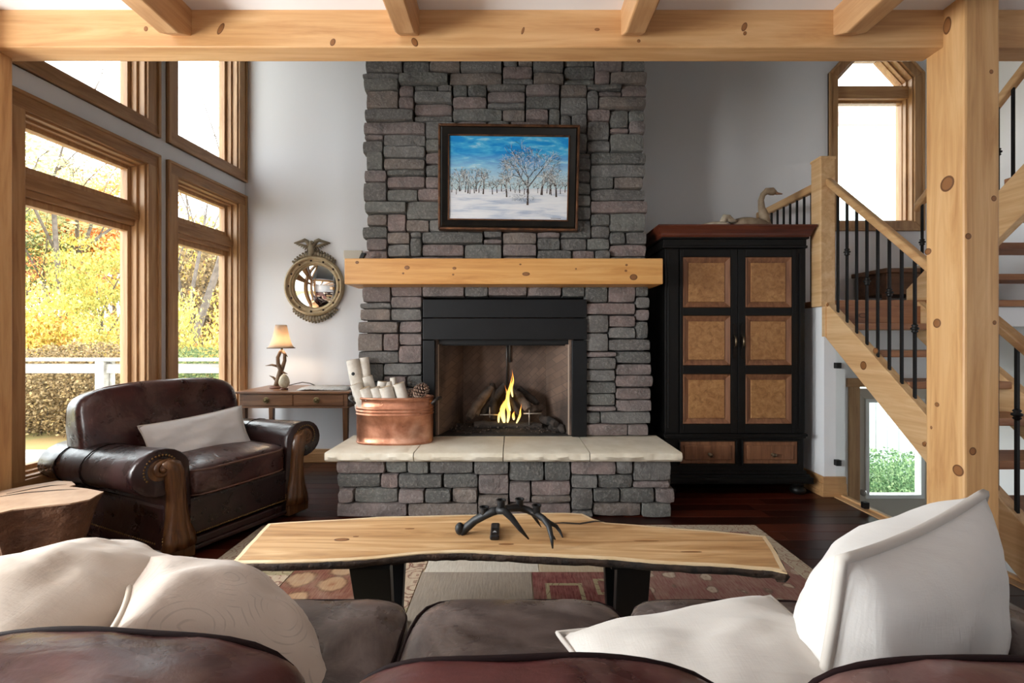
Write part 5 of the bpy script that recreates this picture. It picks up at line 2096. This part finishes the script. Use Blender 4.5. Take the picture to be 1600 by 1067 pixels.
STR = thing('staircase', (2.78, 2.6, 0), 'open-riser pine staircase with thick sloping stringers behind the timber post', 'staircase')
poly = [(3.485, 1.50), (3.485, 1.225), (2.06, .0), (1.74, .0)]
o = MB().prism(poly, 0, 2.39, 2.45).build('stringer', STAIRY, STR, bevel=.005)
for px, py, a, b in ((1349, 571, .028, .03), (1368, 548, .022, .02), (1293, 476, .014, .014), (1444, 694, .014, .014)):
    k_ = knot(STR, W(px, py, 2.39 * F / (px - 800)), 0, a, b)
MB().prism(poly, 0, 3.09, 3.15).build('stringer', STAIRY, STR, bevel=.005)
MB().box((2.45, 3.44, 1.31), (3.09, 3.468, 1.452)).build('riser_board', TREADX, STR, bevel=.003)
for n in range(1, 8):
    z = 1.5 - .1875 * n
    y = 3.455 - .215 * n
    MB().box((2.45, y, z - .045), (3.09, y + .25, z)).build('tread', TREADX, STR, bevel=.006)
# newel and left end board
MB().box((2.35, 3.465, 1.45), (2.465, 3.58, 2.585)).box((2.345, 3.46, 2.572), (2.47, 3.585, 2.597)).build('newel', STAIRY, STR, bevel=.008)
MB().box((2.36, 1.70, 0), (2.475, 1.81, 1.02)).box((2.352, 1.692, 1.0), (2.483, 1.818, 1.03)).build('newel', STAIRY, STR, bevel=.008)
MB().box((2.375, 3.455, 1.22), (2.40, 3.49, 1.45)).build('end_board', STAIRY, STR, bevel=.003)


def rail_z(y):
    return 2.40 - .93 * (3.47 - y)


def rail(name, mb_pts, w_, h_, mat, parent):
    """rectangular-section handrail along points (x,y,z)"""
    m_ = MB()
    (xa, ya, za), (xb, yb, zb) = mb_pts
    m_.quadhex([(xa - w_, ya, za - h_), (xa + w_, ya, za - h_), (xb + w_, yb, zb - h_), (xb - w_, yb, zb - h_),
                (xa - w_, ya, za + h_), (xa + w_, ya, za + h_), (xb + w_, yb, zb + h_), (xb - w_, yb, zb + h_)])
    return m_.build(name, mat, parent, bevel=.014, seg=3)


def baluster(parent, x, y, z0, z1, knuckle=None):
    r_ = .0068
    b_ = MB().box((x - r_, y - r_, z0), (x + r_, y + r_, z1)).build('baluster', BLACK, parent)
    if knuckle:
        MB().lathe([(.007, -.03), (.012, -.024), (.018, -.018), (.012, -.010), (.022, -.004), (.022, .004), (.012, .010), (.018, .018), (.012, .024), (.007, .03)], 10, (x, y, knuckle)).build('knuckle', BLACK, b_, smooth=True)


RAIL1 = thing('stair_railing', (2.41, 2.8, 0), 'sloping pine handrail with black iron balusters and knuckles above the lower stringer', 'railing')
rail('handrail', [(2.415, 3.47, rail_z(3.47)), (2.415, 1.80, rail_z(1.80))], .028, .032, RAILY, RAIL1)
y, i = 3.372, 0
while y > 1.85:
    kz = None
    if i % 2 == 1:
        kz = (st_z(y) + rail_z(y)) / 2 + (.05 if i % 4 == 1 else -.02)
    baluster(RAIL1, 2.415, y, st_z(y) - .03, rail_z(y), kz)
    y -= .092
    i += 1
RAIL2 = thing('landing_railing', (2.41, 4.0, 1.5), 'level pine handrail with plain black balusters on the landing behind the armoire', 'railing')
rail('handrail', [(2.41, 3.58, 2.405), (2.41, YB, 2.405)], .028, .032, RAILY, RAIL2)
y = 3.66
while y < 4.42:
    baluster(RAIL2, 2.41, y, 1.5, 2.40)
    y += .094
UST = thing('upper_staircase', (3.7, 3.0, 1.5), 'upper flight of pine stairs rising from the landing past the timber post', 'staircase')
u = lambda y: 1.56 + SL * (3.64 - y)
for x in (3.17, 4.20):
    MB().prism([(3.66, 1.50), (3.66, 1.60), (2.2, u(2.2)), (2.2, u(2.2) - .30), (3.42, 1.42 + .06)], 0, x, x + .06).build('stringer', STAIRY, UST, bevel=.005)
for n in range(1, 7):
    z = 1.5 + .1875 * n
    y = 3.60 - .215 * n
    MB().box((3.23, y, z - .045), (4.20, y + .25, z)).build('tread', TREADX, UST, bevel=.006)
RAIL3 = thing('stair_railing', (3.2, 2.9, 1.5), 'pine handrail with black balusters on the upper flight, beside the post top', 'railing')
uz = lambda y: u(y) + .64
rail('handrail', [(3.2, 3.60, uz(3.60)), (3.2, 2.22, uz(2.22))], .028, .032, RAILY, RAIL3)
y, i = 3.55, 0
while y > 2.25:
    baluster(RAIL3, 3.2, y, u(y) - .03, uz(y), (u(y) + uz(y)) / 2 if i % 2 == 0 else None)
    y -= .092
    i += 1
# glass guard below the stringer
GG = thing('glass_guard', (2.49, 2.9, 0), 'clear glass guard panel under the stair stringer, held by small black clips', 'glass panel')
gp = [(3.48, .03), (3.48, 1.12), (3.42, 1.13), (2.30, .17), (2.30, .03)]
MB().prism(gp, 0, 2.476, 2.486).build('pane', GLASS, GG)
for (y, z) in ((3.47, 1.0), (3.47, .26), (3.20, .035), (2.5, .035)):
    MB().box((2.462, y - .02, z - .022), (2.50, y + .014, z + .022)).build('clip', BLACK, GG, bevel=.003)
tag(MB().box((2.445, 1.74, -.04), (2.53, 3.485, .006)).box((2.5, 1.74, .0), (2.53, 3.485, .02)).build('trim_1', RAILY, bevel=.004), kind='structure')
# things on the landing and the lamp below it
BN = thing('storage_bench', (3.7, 4.2, 1.5), 'low dark wooden bench on the stair landing under the window', 'bench')
BWD = wood('bench_brown', 0, lin(84, 54, 36), lin(116, 80, 54), lin(140, 100, 72), knots=False)
MB().box((3.30, 4.02, 1.79), (4.14, 4.43, 1.83)).build('seat', BWD, BN, bevel=.006)
MB().box((3.33, 4.05, 1.60), (4.11, 4.42, 1.79)).build('body', BWD, BN, bevel=.004)
for x in (3.35, 4.05):
    for y in (4.07, 4.37):
        MB().box((x - .02, y - .02, 1.5), (x + .03, y + .03, 1.61)).build('leg', BWD, BN, bevel=.003)
DW = thing('driftwood', (3.78, 4.15, 1.83), 'pale twisted driftwood branch lying on the landing bench', 'driftwood')
MB().tube([(3.52, 4.12, 1.842), (3.64, 4.14, 1.848), (3.76, 4.12, 1.858), (3.88, 4.16, 1.85), (4.0, 4.13, 1.862)], [.006, .012, .017, .013, .005], 8).tube([(3.74, 4.12, 1.86), (3.80, 4.15, 1.885), (3.86, 4.16, 1.89)], [.008, .006, .003], 6).build('branch', plain('driftwood_grey', lin(196, 180, 158), .8), DW, smooth=True)
EL = thing('flush_lamp', (3.62, 3.75, 1.30), 'round glowing flush lamp under the stair landing', 'lamp')
GLOBE = NT('opal_globe')
GLOBE.set(lin(240, 226, 204), .4)
GLOBE.b.inputs['Emission Color'].default_value = (1, .84, .66, 1)
GLOBE.b.inputs['Emission Strength'].default_value = 0.4
MB().lathe([(.15, 0), (.15, -.012), (.13, -.018)], 24, (3.62, 3.75, 1.30)).build('rim', MATS['aged_brass'], EL, smooth=True, angle=40)
MB().lathe([(.135, -.012), (.12, -.045), (.08, -.07), (.03, -.082), (.001, -.083)], 24, (3.62, 3.75, 1.30)).build('globe', GLOBE.m, EL, smooth=True)

# ================================================================== rug
def rug_mat(name, c1, c2, c3=None, kind='plain', sc=9.0):
    m = NT(name)
    v = m.coord()
    weave = m.noise(m.coord((120, 14, 1)), 1, 3, .6)
    wear = m.noise(v, 5, 5, .65)
    if kind == 'plain':
        c = m.ramp(weave, [(.3, c1), (.7, c2)])
    else:
        vo = m.n('ShaderNodeTexVoronoi')
        vo.inputs['Scale'].default_value = sc
        vo.inputs['Randomness'].default_value = .55 if kind == 'floral' else .9
        warp = m.n('ShaderNodeVectorMath', operation='ADD')
        nzv = m.n('ShaderNodeTexNoise')
        nzv.inputs['Scale'].default_value = 16
        m.l(v, nzv.inputs['Vector'])
        s_ = m.n('ShaderNodeVectorMath', operation='SCALE')
        s_.inputs['Scale'].default_value = .05
        m.l(nzv.outputs['Color'], s_.inputs[0])
        m.l(v, warp.inputs[0])
        m.l(s_.outputs[0], warp.inputs[1])
        m.l(warp.outputs[0], vo.inputs['Vector'])
        if kind == 'floral':
            c = m.ramp(vo.outputs['Distance'], [(.0, lin(126, 110, 92)), (.07, c2), (.20, c2), (.24, lin(86, 70, 60)), (.28, c1), (1, c1)])
            c = m.mix(m.ramp(wear, [(.5, (0, 0, 0)), (.62, (.45, .45, .45))]), c, c3)
        elif kind == 'ornate':
            sn = m.math('SINE', m.math('MULTIPLY', vo.outputs['Distance'], 20.0))
            c = m.ramp(sn, [(.0, c1), (.45, c1), (.62, c2), (.85, c3)])
        else:
            c = m.ramp(vo.outputs['Distance'], [(.0, c3), (.15, c2), (.3, c2), (.38, lin(84, 58, 44)), (.44, c1), (1, c1)])
        c = m.mix(.35, c, m.ramp(weave, [(.3, c1), (.7, c2)]))
    c = m.mix(m.ramp(wear, [(.45, (0, 0, 0)), (.75, (.35, .35, .35))]), c, lin(176, 160, 140))
    m.set(c, .95, spec=.05)
    m.bump(weave, .4, .004)
    return m.m


RG = {
    'border': rug_mat('rug_border', lin(176, 162, 142), lin(196, 184, 164), lin(128, 84, 76), 'ornate', 15),
    'pink': rug_mat('rug_pink_floral', lin(132, 84, 82), lin(196, 182, 162), lin(156, 112, 104), 'floral', 7.5),
    'red': rug_mat('rug_worn_red', lin(96, 50, 50), lin(142, 92, 86), None, 'plain'),
    'taupe': rug_mat('rug_taupe', lin(136, 124, 112), lin(152, 140, 128), None, 'plain'),
    'pale': rug_mat('rug_pale', lin(182, 172, 158), lin(204, 196, 184), None, 'plain'),
    'tan': rug_mat('rug_tan', lin(168, 150, 126), lin(184, 168, 146), None, 'plain'),
    'cream': rug_mat('rug_cream_ornate', lin(186, 170, 146), lin(152, 104, 92), lin(96, 66, 56), 'ornate', 12),
    'medal': rug_mat('rug_medallion', lin(104, 58, 52), lin(168, 136, 104), lin(140, 88, 62), 'medal', 5.5),
    'olive': rug_mat('rug_olive', lin(150, 138, 108), lin(178, 166, 134), lin(96, 70, 58), 'ornate', 10),
}
RX0, RX1, RY0, RY1 = -1.60, 1.56, 0.95, 2.92
RUG = thing('patchwork_rug', (0, 1.9, 0), 'faded patchwork rug of red, taupe and cream oriental pieces under the coffee table', 'rug')
bw = .10
MB().box((RX0 + .005, RY0 + .005, .001), (RX1 - .005, RY1 - .005, .005)).build('backing', RG['tan'], RUG)
patches = [(RX0, RX0 + bw, RY0, RY1, 'border'), (RX1 - bw, RX1, RY0, RY1, 'border'), (RX0 + bw, RX1 - bw, RY1 - bw, RY1, 'border')]
xa, xb = RX0 + bw, RX1 - bw
patches += [
    (xa, -1.12, 2.30, RY1 - bw, 'olive'), (-1.12, -.68, 2.02, 2.36, 'medal'), (xa, -1.12, 1.95, 2.30, 'cream'), (-1.12, -.45, 2.36, RY1 - bw, 'cream'),
    (-.68, -.46, 2.02, 2.36, 'cream'), (-.46, .10, 1.80, 2.33, 'taupe'), (-.45, .14, 2.33, RY1 - bw, 'pale'), (.14, .72, 2.33, RY1 - bw, 'tan'),
    (.10, .66, 1.95, 2.33, 'red'), (.66, xb, 1.90, 2.33, 'pink'), (.72, xb, 2.33, RY1 - bw, 'pink'),
    (xa, -.95, RY0, 1.95, 'red'), (-.95, -.46, RY0, 2.02, 'olive'), (-.46, .10, RY0, 1.80, 'medal'), (.10, .66, RY0, 1.95, 'cream'), (.66, xb, RY0, 1.90, 'tan')]
for k2, (a, b, c_, d_, st) in enumerate(patches):
    MB().box((a + .002, c_ + .002, .003), (b - .002, d_ - .002, .009 + .0006 * (k2 % 3))).build('rug_patch', RG[st], RUG, bevel=.002)
# woven cream motifs on the worn red piece
for (a, b, c_, d_) in ((.16, .34, 2.05, 2.22), (.40, .60, 2.12, 2.26)):
    MB().ring([(a, c_), (b, c_), (b, d_), (a, d_)], [(a + .02, c_ + .02), (b - .02, c_ + .02), (b - .02, d_ - .02), (a + .02, d_ - .02)], 2, .0085, .0108).build('woven_motif', RG['olive'], RUG)

# ================================================================== outdoors
GRASS = plain('lawn', lin(112, 128, 70), .95, c2=lin(176, 130, 84), nscale=.9, bump=.5, bscale=20)
rows = []
for i in range(13):
    yy = -10 + i * 6.5
    rows.append([(-70 + j * 7.0, yy, -.95 + (max(0, yy - 13) * .10 if j < 9 else 0) + noise.noise(Vector((j, i, 0))) * .1) for j in range(11)])
g = MB().grid(rows)
g = g.build('ground', GRASS, smooth=True)
tag(g, kind='structure')
GRS = plain('side_yard', lin(104, 112, 84), .95, c2=lin(140, 134, 110), nscale=2)
tag(MB().box((XC, YB + .2, -1.5), (14, 12, -1.34)).build('ground_side', GRS), kind='structure')

# deck and its railing
GREYW = wood('weathered_deck', 0, lin(146, 142, 134), lin(172, 168, 160), lin(196, 192, 184), knots=False, rough=.8)
DKT = thing('deck', (-5, 3.5, -.95), 'grey weathered wooden deck outside the tall windows', 'deck')
y = 0.2
while y < 5.1:
    MB().box((-9.0, y, -.09), (lw_x(y) - .22, y + .135, -.05)).build('board', GREYW, DKT, bevel=.004)
    y += .141
MB().box((-9, 5.11, -.30), (-2.95, 5.15, -.05)).build('rim_joist', GREYW, DKT)
for x in (-8.6, -6.6, -4.6, -3.1):
    MB().box((x - .06, 5.0, -1.1), (x + .06, 5.1, -.09)).build('post', GREYW, DKT)
DR = thing('deck_railing', (-5, 5.1, -.05), 'grey weathered deck railing with wide cap board outside the windows', 'railing')
MB().box((-9, 5.04, .955), (-2.9, 5.18, .99)).build('cap', GREYW, DR, bevel=.004)
MB().box((-9, 5.09, .82), (-2.9, 5.13, .925)).build('rail_board', GREYW, DR, bevel=.004)
for xp in (-7.6, (160 - 800) * 5.1 / F, -3.05):
    MB().box((xp - .05, 5.06, -.05), (xp + .05, 5.16, .955)).build('post', GREYW, DR, bevel=.004)
    MB().box((xp + .055, 5.13, -.05), (xp + .085, 5.17, .95)).build('trim_board', GREYW, DR, bevel=.004)


# ---- trees and shrubs
def leaf_mat(name, stops):
    m = NT(name)
    geo = m.n('ShaderNodeNewGeometry')
    c = m.ramp(geo.outputs['Random Per Island'], stops)
    m.set(c, .7, spec=.2)
    tl = m.n('ShaderNodeBsdfTranslucent')
    m.l(c, tl.inputs[0])
    mx = m.n('ShaderNodeMixShader')
    mx.inputs[0].default_value = .35
    m.l(m.b.outputs[0], mx.inputs[1])
    m.l(tl.outputs[0], mx.inputs[2])
    m.l(mx.outputs[0], m.out.inputs[0])
    return m.m


LF = {
    'yellow': leaf_mat('leaf_yellow', [(0, lin(160, 150, 72)), (.4, lin(228, 196, 96)), (.8, lin(246, 226, 150)), (1, lin(190, 120, 60))]),
    'lime': leaf_mat('leaf_yellow_green', [(0, lin(130, 138, 76)), (.45, lin(196, 188, 100)), (.8, lin(236, 218, 128)), (1, lin(150, 150, 90))]),
    'orange': leaf_mat('leaf_orange', [(0, lin(196, 126, 66)), (.5, lin(236, 170, 98)), (1, lin(248, 206, 140))]),
    'red': leaf_mat('leaf_red', [(0, lin(150, 88, 80)), (.5, lin(200, 126, 112)), (1, lin(216, 160, 134))]),
    'brown': leaf_mat('leaf_brown', [(0, lin(92, 80, 58)), (.5, lin(146, 124, 92)), (.85, lin(186, 160, 120)), (1, lin(206, 180, 130))]),
    'green': leaf_mat('leaf_green', [(0, lin(72, 92, 58)), (.6, lin(122, 138, 92)), (1, lin(168, 168, 110))]),
    'pale': leaf_mat('leaf_pale', [(0, lin(150, 160, 120)), (.6, lin(200, 196, 150)), (1, lin(222, 200, 140))]),
    'ever': leaf_mat('leaf_evergreen', [(0, lin(62, 92, 62)), (.5, lin(108, 142, 96)), (1, lin(170, 190, 140))]),
}
TRUNK = plain('grey_trunk', lin(84, 74, 66), .9, c2=lin(116, 104, 94), nscale=6)


def leaves_mesh(name, n, seed, size, shape):
    rs = np.random.RandomState(seed)
    if shape == 'ball':
        d = rs.normal(size=(n, 3))
        d /= np.linalg.norm(d, axis=1)[:, None]
        # clumps
        k = 26
        cl = rs.normal(size=(k, 3))
        cl /= np.linalg.norm(cl, axis=1)[:, None]
        cl *= (rs.uniform(.25, .85, (k, 1)))
        w = rs.randint(0, k, n)
        c = cl[w] + d * (rs.uniform(0, 1, (n, 1)) ** .45) * .33
    elif shape == 'mound':
        c = rs.uniform(-1, 1, (n * 2, 3))
        r = np.linalg.norm(c * [1, 1, .95], axis=1)
        c = c[(r < 1) & (r > .35)][:n]
    elif shape == 'layer':
        k = 30
        cl = np.stack([rs.uniform(-.8, .8, k), rs.uniform(-.8, .8, k), rs.uniform(-.9, .9, k)], 1)
        w = rs.randint(0, k, n)
        c = cl[w] + rs.normal(size=(n, 3)) * [.20, .20, .055]
    n = len(c)
    a = rs.normal(size=(n, 3))
    a /= np.linalg.norm(a, axis=1)[:, None]
    b = np.cross(a, rs.normal(size=(n, 3)))
    b /= np.linalg.norm(b, axis=1)[:, None]
    s = size * rs.uniform(.6, 1.3, (n, 1))
    v = np.empty((n, 4, 3))
    v[:, 0] = c - a * s
    v[:, 1] = c - b * s * .55
    v[:, 2] = c + a * s
    v[:, 3] = c + b * s * .55
    me = bpy.data.meshes.new(name)
    me.vertices.add(n * 4)
    me.vertices.foreach_set('co', v.reshape(-1))
    me.loops.add(n * 4)
    me.loops.foreach_set('vertex_index', np.arange(n * 4, dtype=np.int32))
    me.polygons.add(n)
    me.polygons.foreach_set('loop_start', np.arange(0, n * 4, 4, dtype=np.int32))
    me.update(calc_edges=True)
    me.materials.append(LF['yellow'])
    return me


LM = {
    'ball': leaves_mesh('foliage_ball', 7000, 1, .035, 'ball'),
    'ball2': leaves_mesh('foliage_ball_loose', 3200, 2, .038, 'ball'),
    'mound': leaves_mesh('foliage_mound', 7000, 3, .032, 'mound'),
    'layer': leaves_mesh('foliage_layer', 6500, 4, .034, 'layer'),
    'sparse': leaves_mesh('foliage_sparse', 900, 5, .03, 'ball'),
}
rg = random.Random(19)


def foliage(parent, mesh, mat, loc, scl, rz):
    o = bpy.data.objects.new('foliage', LM[mesh])
    COL.objects.link(o)
    o.parent = parent
    o.location = loc
    o.scale = scl
    o.rotation_euler = (0, 0, rz)
    o.material_slots[0].link = 'OBJECT'
    o.material_slots[0].material = LF[mat]
    tag(o, kind='stuff')


def branchy(mb, p, d, L, r_, lev, maxlev, rg_, droop=0.0):
    pts, rad = [Vector(p)], [r_]
    q = Vector(p)
    dd_ = Vector(d).normalized()
    for i in range(3):
        dd_ = (dd_ + Vector((rg_.uniform(-.16, .16), rg_.uniform(-.16, .16), rg_.uniform(-.05, .14)))).normalized()
        q = q + dd_ * L / 3
        pts.append(q.copy())
        rad.append(r_ * (1 - .16 * (i + 1)))
    mb.tube(pts, rad, 6 if lev < 2 else 4)
    if lev < maxlev:
        for _ in range(3):
            nd = (dd_ + Vector((rg_.uniform(-.9, .9), rg_.uniform(-.9, .9), rg_.uniform(-.1, .6)))).normalized()
            t = rg_.choice([1, 2, 3, 3])
            branchy(mb, pts[t], nd, L * rg_.uniform(.55, .8), rad[t] * .6, lev + 1, maxlev, rg_)


def gz(x, y):
    return -.95 + max(0, y - 13) * .10


def tree(name, px, y, top_py, width, mesh, mat, label, cat='tree', crown=.6, trunk_r=.10, lev=2, group='trees outside the windows'):
    x = (px - 800) * y / F
    z0 = gz(x, y)
    zt_ = H + (HY - top_py) * y / F
    hgt = zt_ - z0
    o = thing(name, (x, y, z0), label, cat, group)
    rg_ = random.Random(int(px * 7 + y))
    m_ = MB()
    branchy(m_, (0, 0, -.2), (rg_.uniform(-.08, .08), 0, 1), hgt * .55, trunk_r, 0, lev, rg_)
    m_.build('trunk', TRUNK, o, smooth=True, local=True)
    if mesh:
        ch_ = hgt * crown / 2
        foliage(o, mesh, mat, (0, 0, hgt - ch_), (width, width, ch_), rg_.uniform(0, 6))
    return o


def shrub(px, y, top_py, width, mesh, mat, label):
    x = (px - 800) * y / F
    z0 = gz(x, y)
    hgt = H + (HY - top_py) * y / F - z0
    o = thing('shrub', (x, y, z0), label, 'shrub', 'shrubs beyond the deck')
    foliage(o, mesh, mat, (0, 0, hgt * .5), (width, width * .8, hgt * .55), rg.uniform(0, 6))
    m_ = MB()
    rg_ = random.Random(int(px + y * 3))
    for _ in range(5):
        branchy(m_, (rg_.uniform(-.3, .3) * width, rg_.uniform(-.3, .3) * width, -.1), (rg_.uniform(-.4, .4), rg_.uniform(-.4, .4), 1), hgt * .5, .025, 1, 2, rg_)
    m_.build('stems', TRUNK, o, smooth=True, local=True)


tree('pale_tree', 60, 17, 205, 2.8, 'ball2', 'pale', 'thinly leaved pale tree spreading against the sky outside', lev=3, trunk_r=.12, crown=.42)
tree('dark_trunk_tree', 102, 19, 235, 2.6, 'sparse', 'pale', 'dark straight trunk with thin high leaves outside the windows', trunk_r=.24, lev=3, crown=.5)
tree('orange_tree', 150, 22, 255, 2.9, 'ball', 'orange', 'bright orange autumn tree standing behind the yellow bushes', trunk_r=.14)
tree('orange_tree', 185, 26, 262, 3.2, 'layer', 'orange', 'tall orange tree half hidden by the window trim', trunk_r=.14)
tree('yellow_green_tree', 158, 15.5, 378, 1.25, 'layer', 'lime', 'layered yellow-green tree in the middle of the garden', crown=.85)
tree('yellow_tree', 185, 18, 352, 1.7, 'layer', 'yellow', 'yellow tree seen beside the window casing', crown=.85)
tree('red_tree', 72, 30, 330, 4.2, 'ball', 'red', 'dusty red tree far back on the wooded slope', crown=.75)
tree('red_tree', 118, 34, 318, 4.2, 'ball', 'red', 'reddish tree farthest back between the trunks', crown=.75)
tree('red_tree', 20, 33, 318, 4.5, 'ball', 'red', 'reddish tree far back beside the pine post', crown=.75)
tree('green_tree', 42, 20, 322, 1.9, 'layer', 'green', 'dull green spreading tree in front of the red ones', crown=.5)
tree('green_tree', 5, 24, 300, 3.0, 'layer', 'green', 'green tree mostly hidden by the pine post', crown=.6)
tree('thin_trunk_tree', 86, 18.5, 300, 1.5, 'sparse', 'lime', 'slim dark trunk leaning beside the thicker one outside', trunk_r=.11, lev=2)
tree('thin_trunk_tree', 47, 23, 330, 1.6, 'sparse', 'orange', 'slim trunk among the red trees on the slope', trunk_r=.16, lev=2)
tree('thin_trunk_tree', 58, 25, 340, 1.6, 'sparse', 'red', 'second slim trunk standing among the red trees', trunk_r=.13, lev=2)
tree('woodland_tree', 275, 15, 345, 1.7, 'ball2', 'brown', 'brown and yellow speckled tree seen through the narrow window', crown=.85, trunk_r=.13, lev=3)
tree('woodland_tree', 312, 17, 330, 2.0, 'ball2', 'yellow', 'yellow speckled tree filling the narrow window', crown=.9, trunk_r=.16, lev=3)
tree('woodland_tree', 345, 15, 360, 1.8, 'ball', 'brown', 'brown leaved tree at the edge of the narrow window', crown=.9, trunk_r=.12, lev=3)
tree('woodland_tree', 290, 22, 340, 2.8, 'ball', 'lime', 'dense yellow-green tree behind the narrow window trees', crown=.9)
tree('woodland_tree', 335, 25, 345, 3.2, 'ball', 'brown', 'dense brown tree farthest behind the narrow window', crown=.9)
tree('bare_tree', 288, 13, -60, 1, None, None, 'bare leafless tree with fine branches against the white sky', trunk_r=.13, lev=4)
tree('bare_tree', 318, 18, 200, 1, None, None, 'bare thin tree whose twigs show in the narrow transom', trunk_r=.10, lev=4)
tree('bare_tree', 110, 17, 20, 1, None, None, 'tall bare tree behind the upper windows', trunk_r=.12, lev=4)
for px, y, tp_, w_, me_, ma_, lab in (
        (48, 12.0, 448, 1.25, 'ball', 'yellow', 'big bright yellow shrub beyond the deck beside the pine post'),
        (92, 12.6, 462, 1.25, 'ball', 'yellow', 'bright yellow shrub in front of the dark trunks'),
        (15, 12.5, 440, 1.5, 'ball', 'yellow', 'yellow shrub mostly hidden behind the pine post'),
        (135, 13.0, 500, 1.3, 'ball2', 'lime', 'low yellow-green shrub under the layered tree'),
        (165, 12.2, 492, 1.2, 'ball2', 'yellow', 'pale yellow shrub next to the window casing'),
        (285, 12.2, 470, 1.0, 'ball2', 'lime', 'green-yellow shrub low in the narrow window'),
        (325, 12.0, 455, 1.2, 'ball2', 'yellow', 'yellow shrub low in the narrow window by its casing'),
        (50, 10.6, 550, 1.2, 'mound', 'brown', 'rounded brown hedge shrub just past the deck rail, by the post'),
        (95, 10.6, 545, 1.2, 'mound', 'brown', 'rounded brown hedge shrub under the yellow ones'),
        (140, 10.5, 540, 1.2, 'mound', 'brown', 'brown hedge shrub behind the deck rail post'),
        (185, 10.6, 542, 1.2, 'mound', 'brown', 'brown hedge shrub ending at the window casing'),
        (275, 10.4, 548, 1.1, 'mound', 'green', 'green hedge shrub behind the rail in the narrow window'),
        (320, 10.4, 548, 1.1, 'mound', 'green', 'green hedge shrub nearest the narrow window edge'),
        (0, 10.8, 550, 1.3, 'mound', 'brown', 'brown hedge shrub hidden by the pine post')):
    shrub(px, y, tp_, w_, me_, ma_, lab)

# neighbouring building seen through the landing window and the door
NB = thing('siding_building', (6.5, 8.2, -1.34), 'pale green board-sided building with pink fascia outside the landing window', 'building')
SID = plain('pale_siding', lin(206, 216, 210), .7, c2=lin(196, 208, 204), nscale=2)
for i in range(22):
    x = 4.6 + i * .2
    MB().box((x + .006, 8.0 + (.0 if i % 2 else .004), -1.34), (x + .194, 8.04, 4.95)).build('siding_board', SID, NB)
MB().box((4.6, 8.02, -1.34), (9.0, 8.3, 4.95)).build('wall', plain('siding_gap', lin(150, 158, 154), .8), NB)
MB().box((4.4, 7.93, 4.95), (9.2, 8.0, 5.16)).build('fascia', plain('pink_fascia', lin(190, 160, 146), .7), NB)
MB().quadhex([(4.3, 7.75, 5.16), (9.3, 7.75, 5.16), (9.3, 8.4, 5.16), (4.3, 8.4, 5.16), (4.3, 7.75, 5.30), (9.3, 7.75, 5.30), (9.3, 8.4, 5.42), (4.3, 8.4, 5.42)]).build('roof_edge', plain('roof_edge', lin(226, 214, 206), .8), NB)
for k2, (x, y, w_) in enumerate(((4.9, 6.4, .6), (5.5, 6.7, .7), (6.2, 6.5, .7), (5.7, 6.0, .55), (6.8, 6.9, .6), (5.1, 5.9, .5))):
    o = thing('juniper', (x, y, -1.34), ['spreading green juniper bush outside the entry door', 'green juniper bush against the siding', 'wide juniper bush in the door glass', 'low juniper nearest the door', 'juniper bush at the far side of the yard', 'small juniper bush beside the entry'][k2], 'shrub', 'junipers outside the door')
    foliage(o, 'mound', 'ever', (0, 0, .25), (w_, w_, .62 + .05 * (k2 % 3)), k2)
